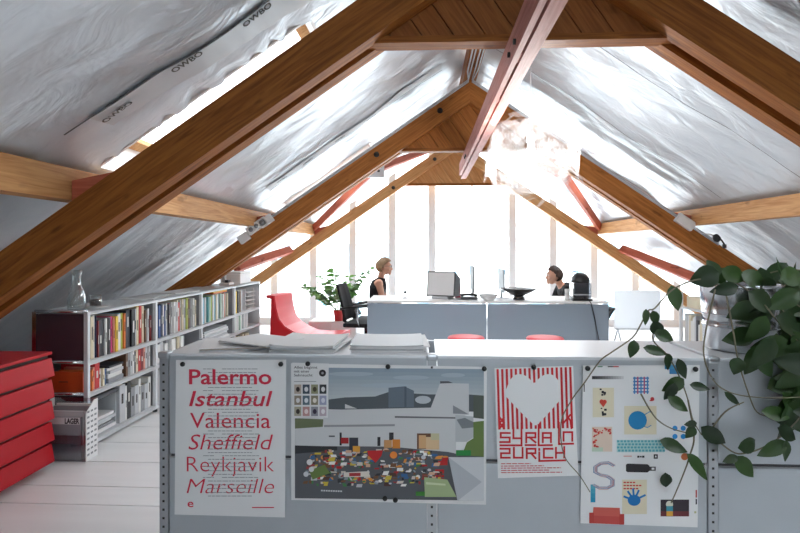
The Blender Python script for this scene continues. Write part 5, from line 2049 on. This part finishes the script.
vines = [[(718, 284, 2.2), (712, 280, 2.14), (695, 280, 2.05), (672, 290, 2.0), (655, 308, VD), (648, 311, VD), (640, 326, VD), (632, 338, VD), (612, 352, 1.965),
          (600, 361, 1.965), (585, 382, 1.97), (571, 401, 1.98), (561, 423, 1.985), (564, 455, 1.985), (580, 476, 1.985), (590, 492, 1.99)],
         [(648, 311, VD), (655, 325, VD), (653, 340, VD), (668, 356, VD), (680, 378, VD), (688, 400, VD), (693, 420, VD), (701, 434, VD)],
         [(701, 434, VD), (716, 440, VD), (735, 453, VD), (750, 452, VD), (762, 448, VD), (776, 440, VD), (788, 430, VD), (803, 412, 1.98), (812, 380, 1.99), (800, 340, 2.02), (770, 290, 2.15)],
         [(716, 286, 2.1), (706, 330, 2.02), (704, 356, 1.99), (712, 378, VD), (725, 390, VD), (745, 396, VD), (775, 398, VD), (802, 397, VD)],
         [(724, 284, 2.1), (733, 330, 2.03), (738, 360, 1.99), (748, 392, VD), (757, 412, VD), (772, 417, VD)],
         [(688, 400, VD), (694, 436, VD), (690, 455, VD), (685, 470, VD), (676, 492, 1.985), (671, 503, 1.99)],
         [(708, 434, VD), (725, 412, VD), (744, 402, VD)],
         [(641, 394, 1.985), (650, 410, 1.985), (659, 421, 1.98), (673, 429, VD), (692, 434, VD)],
         [(735, 282, 2.15), (760, 300, 2.02), (785, 330, 2.0), (810, 350, 2.0)],
         [(740, 280, 2.2), (790, 300, 2.1), (840, 340, 2.05)], [(745, 280, 2.2), (800, 270, 2.2), (860, 300, 2.2)],
         [(616, 352, 1.97), (590, 345, 1.99), (606, 340, 2.05)]]
for v in vines[:-1]:
    pts = [at(*q) for q in v]
    # smooth the polyline
    sm_ = []
    for i in range(len(pts) - 1):
        p0, p1, p2_, p3_ = pts[max(0, i - 1)], pts[i], pts[i + 1], pts[min(len(pts) - 1, i + 2)]
        for s in range(5):
            t = s / 5
            sm_.append(0.5 * ((2 * p1) + (p2_ - p0) * t + (2 * p0 - 5 * p1 + 4 * p2_ - p3_) * t * t + (3 * p1 - p0 - 3 * p2_ + p3_) * t ** 3))
    sm_.append(pts[-1])
    n = len(sm_)
    MB().tube([q - PC for q in sm_], [0.0032 - 0.0014 * i / n for i in range(n)], 6).build('stem', M_VINE, plant)

# ------------------------------------------------------------------ two people seated behind the tables
SKIN = mat('skin', S(206, 156, 132), 0.55, var=0.04, scale=20)
HAIR_F = mat('short_blond_hair', S(150, 122, 92), 0.6, var=0.25, scale=40, stretch=(1, 1, 0.4), bump=0.4)
HAIR_M = mat('dark_brown_hair', S(62, 44, 36), 0.6, var=0.25, scale=40, stretch=(1, 1, 0.4), bump=0.4)
BLACK_CLOTH = mat('black_cloth', S(22, 22, 25), 0.9, bump=0.2, scale=30)
JEANS = mat('dark_jeans', S(44, 50, 64), 0.9, bump=0.2, scale=60)


def loft(mb, pts, rxs, rys, n=18):
    """closed tube with elliptical rings; the ring's wide axis is the Y axis"""
    pts = [Vector(p) for p in pts]
    rings = []
    for i, p in enumerate(pts):
        t = (pts[min(i + 1, len(pts) - 1)] - pts[max(i - 1, 0)]).normalized()
        w = Vector((0, 1, 0))
        w = (w - t * w.dot(t)).normalized()
        u = w.cross(t)
        rings.append([p + u * (rxs[i] * math.cos(2 * PI * k / n)) + w * (rys[i] * math.sin(2 * PI * k / n)) for k in range(n)])
    vs_ = [q for r_ in rings for q in r_]
    fs_ = [(i * n + k, i * n + (k + 1) % n, (i + 1) * n + (k + 1) % n, (i + 1) * n + k) for i in range(len(pts) - 1) for k in range(n)]
    fs_ += [tuple(range(n))[::-1], tuple((len(pts) - 1) * n + k for k in range(n))]
    return mb.add(vs_, fs_, 0, True)


def ball(mb, c, r, M=None, seg=20):
    bm = bmesh.new()
    bmesh.ops.create_uvsphere(bm, u_segments=seg, v_segments=seg // 2 + 2, radius=1)
    for q in bm.verts:
        p = Vector((q.co.x * r[0], q.co.y * r[1], q.co.z * r[2])) + Vector(c)
        q.co = M @ p if M is not None else p
    return mb.bm(bm, 0, None, True)


def remeshed(mb, name, m_, parent, voxel=0.007, smooth=4):
    tmp = mb.build('tmp', m_)
    md = tmp.modifiers.new('r', 'REMESH')
    md.mode = 'VOXEL'
    md.voxel_size = voxel
    md.use_smooth_shade = True
    ms = tmp.modifiers.new('s', 'SMOOTH')
    ms.factor = 0.5
    ms.iterations = smooth
    dg = bpy.context.evaluated_depsgraph_get()
    me = bpy.data.meshes.new_from_object(tmp.evaluated_get(dg))
    me.name = name
    old = tmp.data
    bpy.data.objects.remove(tmp)
    bpy.data.meshes.remove(old)
    for p in me.polygons:
        p.use_smooth = True
    o = bpy.data.objects.new(name, me)
    if not me.materials:
        me.materials.append(m_)
    C.objects.link(o)
    o.parent = parent
    return o


def person(x, y, rz, label, seat, tors, lean, head_pitch, female):
    """sits facing its own +x; tors = spine length from hip to neck base, lean = forward lean in radians"""
    root = tag(empty('person', (x, y, 0), rz), label, 'person')
    k = 0.93 if female else 1.0
    hip = Vector((0, 0, seat + 0.085))
    up = Vector((math.sin(lean), 0, math.cos(lean)))

    def sp(t, fwd=0.0):
        b_ = -0.03 * math.sin(PI * t)
        return hip + up * (tors * t) + Vector((up.z, 0, -up.x)) * (b_ + fwd)

    neck = sp(1.0)
    hn = Vector((math.sin(lean * 0.55 + 0.12), 0, math.cos(lean * 0.55 + 0.12)))
    hc = neck + hn * ((0.065 if female else 0.045) + 0.10 * k) + Vector((0.02, 0, 0))          # middle of the skull
    HM = Matrix.Translation(hc) @ Matrix.Rotation(head_pitch, 4, 'Y')
    body = MB()
    shw = (0.165 if female else 0.195) * k
    tr = [(0.115, 0.165), (0.11, 0.16), (0.092, 0.13), (0.098, 0.135), (0.112, 0.15), (0.10, 0.155), (0.075, 0.12), (0.05, 0.06)]
    ts = [-0.12, 0.05, 0.3, 0.5, 0.7, 0.86, 0.95, 1.0]
    ky = k * (0.98 if female else 1.08)
    loft(body, [sp(t) for t in ts], [a * k for a, _ in tr], [b_ * ky for _, b_ in tr])
    loft(body, [sp(0.93), neck, neck + hn * 0.05, hc - hn * 0.05], [0.055 * k, 0.05 * k, 0.047 * k, 0.05 * k], [0.06 * k, 0.052 * k, 0.048 * k, 0.05 * k])
    # head
    bm = bmesh.new()
    bmesh.ops.create_uvsphere(bm, u_segments=28, v_segments=20, radius=1)
    for q in bm.verts:
        d_ = q.co.copy()
        p = Vector((d_.x * 0.095, d_.y * 0.074, d_.z * 0.112))
        if d_.z < 0:
            f = -d_.z
            p.y *= 1 - 0.32 * f
            p.x = p.x * (1 - 0.22 * f) + 0.022 * f + (0.012 * max(0, d_.x) * f)
            if d_.x < -0.1:
                p.z += 0.03 * f * min(1, -d_.x * 1.4)
        if d_.z > 0 and d_.x > 0.3:
            p.x -= 0.010 * d_.z * d_.x
        q.co = HM @ (p * k)
    body.bm(bm, 0, None, True)
    H3 = lambda a, b_, c_: HM @ (Vector((a, b_, c_)) * k)
    body.tube([H3(0.082, 0, 0.012), H3(0.098, 0, -0.012), H3(0.112, 0, -0.032), H3(0.092, 0, -0.040)], [0.008, 0.010, 0.013, 0.010], 10)      # nose
    ball(body, (0.088, 0, 0.028), (0.012, 0.052, 0.010), HM @ Matrix.Scale(k, 4), 14)       # brow
    ball(body, (0.092, 0, -0.062), (0.011, 0.024, 0.006), HM @ Matrix.Scale(k, 4), 14)      # upper lip
    ball(body, (0.090, 0, -0.074), (0.011, 0.020, 0.006), HM @ Matrix.Scale(k, 4), 14)      # lower lip
    ball(body, (0.080, 0, -0.100), (0.017, 0.024, 0.015), HM @ Matrix.Scale(k, 4), 14)      # chin
    for s in (-1, 1):
        ball(body, (0.062, s * 0.040, -0.030), (0.022, 0.022, 0.022), HM @ Matrix.Scale(k, 4), 12)   # cheek
        ball(body, (-0.004, s * 0.074, -0.008), (0.017, 0.008, 0.030), HM @ Matrix.Scale(k, 4), 14)  # ear
    fwd = Vector((1, 0, 0))
    arms = {}
    for s in (-1, 1):
        sh_ = sp(0.90) + Vector((0, s * shw, -0.01))
        el = sh_ + Vector((0.06 + 0.10 * math.sin(lean), s * 0.03, -0.27 * k))
        wr = el + Vector((0.22 * k, -s * 0.05, -0.015 if not female else -0.045))
        arms[s] = (sh_, el, wr)
        body.tube([sp(0.90) + Vector((0, s * shw * 0.5, 0.0)), sh_, sh_.lerp(el, 0.35), sh_.lerp(el, 0.8), el], [0.05 * k, 0.052 * k, 0.045 * k, 0.038 * k, 0.036 * k], 14)
        body.tube([el, el.lerp(wr, 0.3), el.lerp(wr, 0.8), wr], [0.036 * k, 0.037 * k, 0.027 * k, 0.024 * k], 14)
        # hand: palm, four curled fingers, thumb leaving the inner side
        dh = (wr - el).normalized()
        side = Vector((0, -s, 0))
        dn = Vector((0, 0, -1))
        pc = wr + dh * 0.045 * k
        loft(body, [wr - dh * 0.01, wr + dh * 0.03, wr + dh * 0.075], [0.014, 0.014, 0.012], [0.024, 0.038, 0.038], 12)
        for i, fl in enumerate((0.070, 0.078, 0.072, 0.056)):
            b0 = wr + dh * 0.072 + side * (0.028 - 0.0185 * i)
            b1 = b0 + dh * fl * 0.45 + dn * 0.004
            b2 = b1 + dh * fl * 0.28 + dn * 0.014
            b3 = b2 + dh * fl * 0.16 + dn * 0.018
            body.tube([b0 - dh * 0.02, b0, b1, b2, b3], [0.009, 0.009, 0.0085, 0.008, 0.0065], 8)
        tb = wr + dh * 0.02 + side * 0.028
        body.tube([tb - side * 0.012, tb + side * 0.012 + dh * 0.012, tb + side * 0.022 + dh * 0.04 + dn * 0.006, tb + side * 0.018 + dh * 0.062 + dn * 0.012],
                  [0.011, 0.011, 0.009, 0.007], 8)
        # leg
        hp = hip + Vector((0, s * 0.085, 0.0))
        kn = Vector((0.42 * k, s * 0.10, seat + 0.055))
        an = Vector((0.40 * k, s * 0.10, 0.085))
        body.tube([hp, hp.lerp(kn, 0.4), hp.lerp(kn, 0.85), kn], [0.085 * k, 0.078 * k, 0.06 * k, 0.056 * k], 14)
        body.tube([kn, kn.lerp(an, 0.3), kn.lerp(an, 0.8), an], [0.054 * k, 0.053 * k, 0.036 * k, 0.034 * k], 14)
        body.tube([an, an + Vector((0.02, 0, -0.045)), an + Vector((0.13, 0, -0.058)), an + Vector((0.18, 0, -0.062))], [0.034, 0.036, 0.028, 0.018], 12)
    remeshed(body, 'body', SKIN, root)
    # shirt / top
    top = MB()
    ts2 = [-0.08, 0.05, 0.3, 0.5, 0.7, 0.86] + ([0.93] if female else [0.95, 0.99])
    tr2 = [(0.123, 0.172), (0.12, 0.168), (0.102, 0.14), (0.108, 0.146), (0.122, 0.16), (0.109, 0.14 if female else 0.165)] + \
          ([(0.085, 0.098)] if female else [(0.085, 0.132), (0.062, 0.075)])
    loft(top, [sp(t) for t in ts2], [a * k + 0.002 for a, _ in tr2], [b_ * ky + 0.002 for _, b_ in tr2])
    if female:
        for s in (-1, 1):
            top.tube([sp(0.84, 0.07) + Vector((0, s * 0.075, 0)), sp(0.97, 0.045) + Vector((0, s * 0.07, 0.012)), sp(0.98, -0.02) + Vector((0, s * 0.068, 0.012)),
                      sp(0.86, -0.085) + Vector((0, s * 0.075, 0))], [0.022, 0.02, 0.02, 0.022], 10)
    else:
        for s in (-1, 1):
            sh_, el, wr = arms[s]
            top.tube([sp(0.89) + Vector((0, s * shw * 0.45, 0)), sh_, sh_.lerp(el, 0.35), sh_.lerp(el, 0.62)], [0.06, 0.064, 0.057, 0.053], 14)
    remeshed(top, 'sleeveless_top' if female else 'shirt', BLACK_CLOTH, root, 0.008, 3)
    tro = MB()
    for s in (-1, 1):
        hp = hip + Vector((0, s * 0.085, 0.0))
        kn = Vector((0.42 * k, s * 0.10, seat + 0.055))
        an = Vector((0.40 * k, s * 0.10, 0.11))
        tro.tube([hp + Vector((-0.06, 0, -0.0)), hp, hp.lerp(kn, 0.4), hp.lerp(kn, 0.85), kn + Vector((0.01, 0, 0))],
                 [0.09 * k, 0.095 * k, 0.088 * k, 0.069 * k, 0.064 * k], 14)
        tro.tube([kn, kn.lerp(an, 0.3), kn.lerp(an, 0.8), an], [0.064 * k, 0.062 * k, 0.05 * k, 0.05 * k], 14)
    loft(tro, [sp(-0.14), sp(0.0), sp(0.1)], [0.12 * k, 0.124 * k, 0.12 * k], [0.17 * ky, 0.172 * ky, 0.165 * ky])
    remeshed(tro, 'trousers', JEANS, root, 0.009, 3)
    for s in (-1, 1):
        an = Vector((0.40 * k, s * 0.10, 0.085))
        shb = MB()
        shb.tube([an + Vector((-0.035, 0, -0.035)), an + Vector((0.02, 0, -0.035)), an + Vector((0.13, 0, -0.05)), an + Vector((0.20, 0, -0.058))],
                 [0.040, 0.043, 0.034, 0.020], 14)
        shb.box(an.x - 0.07, an.x + 0.215, an.y - 0.035, an.y + 0.035, 0.0005, 0.022)
        remeshed(shb, 'shoe', M_DGREY, root, 0.008, 3)
    # eyes
    for s in (-1, 1):
        eb = MB()
        ball(eb, (0.081, s * 0.031, 0.008), (0.012, 0.013, 0.010), HM @ Matrix.Scale(k, 4), 12)
        e_ = eb.build('eye', mat('eye_white', S(236, 234, 230), 0.2), root)
        eb = MB()
        ball(eb, (0.0895, s * 0.031, 0.008), (0.005, 0.006, 0.006), HM @ Matrix.Scale(k, 4), 10)
        eb.build('iris', mat('iris', S(60, 50, 42), 0.2), e_)
    # hair: a shell over the skull, open over the face
    hb_ = MB()
    for lay in (1,):
        bm = bmesh.new()
        bmesh.ops.create_uvsphere(bm, u_segments=48, v_segments=32, radius=1)
        kill = []
        for q in bm.verts:
            d_ = q.co.copy()
            g = 1.0 + 0.05 * noise.noise(d_ * 6)
            top_ = 0.020 if female else 0.014
            p = Vector((d_.x * (0.095 + top_), d_.y * (0.074 + top_ * 0.8), d_.z * (0.112 + top_))) * g
            if d_.x < 0:
                p.x -= (0.016 if female else 0.006) * min(1, -d_.x * 1.3) * max(0, 1 - abs(d_.z - 0.2))
            if d_.z > 0.3 and d_.x > 0:
                p.x -= 0.004
                p.z += 0.006
            if d_.z < -0.2:
                f = -d_.z - 0.2
                p.y *= 1 - 0.4 * f
                p.x += 0.05 * f
            # hairline: forehead, in front of the ear, nape
            line = 0.50 if d_.x > 0.62 else (0.50 + (d_.x - 0.62) * 0.75 if d_.x > 0.05 else (-0.12 if d_.x > -0.25 else (-0.62 if female else -0.60)))
            if d_.z < line:
                kill.append(q)
            q.co = HM @ (p * k)
        bmesh.ops.delete(bm, geom=kill, context='VERTS')
        r_ = bmesh.ops.solidify(bm, geom=list(bm.faces), thickness=0.012)
        hb_.bm(bm, 0, None, True)
    hb_.build('hair', HAIR_F if female else HAIR_M, root)
    if female:
        gm_ = MB()
        for s in (-1, 1):
            cpts = [H3(0.104 - 0.006 * abs(math.cos(a)), s * (0.033 + 0.021 * math.cos(a)), 0.006 + 0.016 * math.sin(a)) for a in [2 * PI * i / 14 for i in range(15)]]
            gm_.tube(cpts, 0.0018, 6)
            gm_.tube([H3(0.097, s * 0.054, 0.01), H3(0.05, s * 0.078, 0.012), H3(0.0, s * 0.084, 0.010)], 0.0018, 6)
        gm_.tube([H3(0.104, -0.012, 0.01), H3(0.106, 0.012, 0.01)], 0.0018, 6)
        gm_.build('glasses', M_DGREY, root)
    return root


WY = 7.0
wx = at(379, 290, WY).x
person(wx - 0.02, WY, 0.0, 'person with short blond hair, glasses and black sleeveless top, seated facing right', 0.415, 0.43, 0.10, 0.03, True)
office_chair(wx - 0.06, WY, 0.0, 'black office chair under the blond person at the left table', 0.16, 0.03)
mx_ = at(572, 290, WY).x
person(mx_ + 0.14, WY, PI, 'person with dark brown hair and black shirt, leaning forward and facing left', 0.385, 0.465, 0.64, 0.0, False)
office_chair(mx_ + 0.17, WY, PI, 'black office chair under the dark-haired person at the right table', 0.16, 0.06)
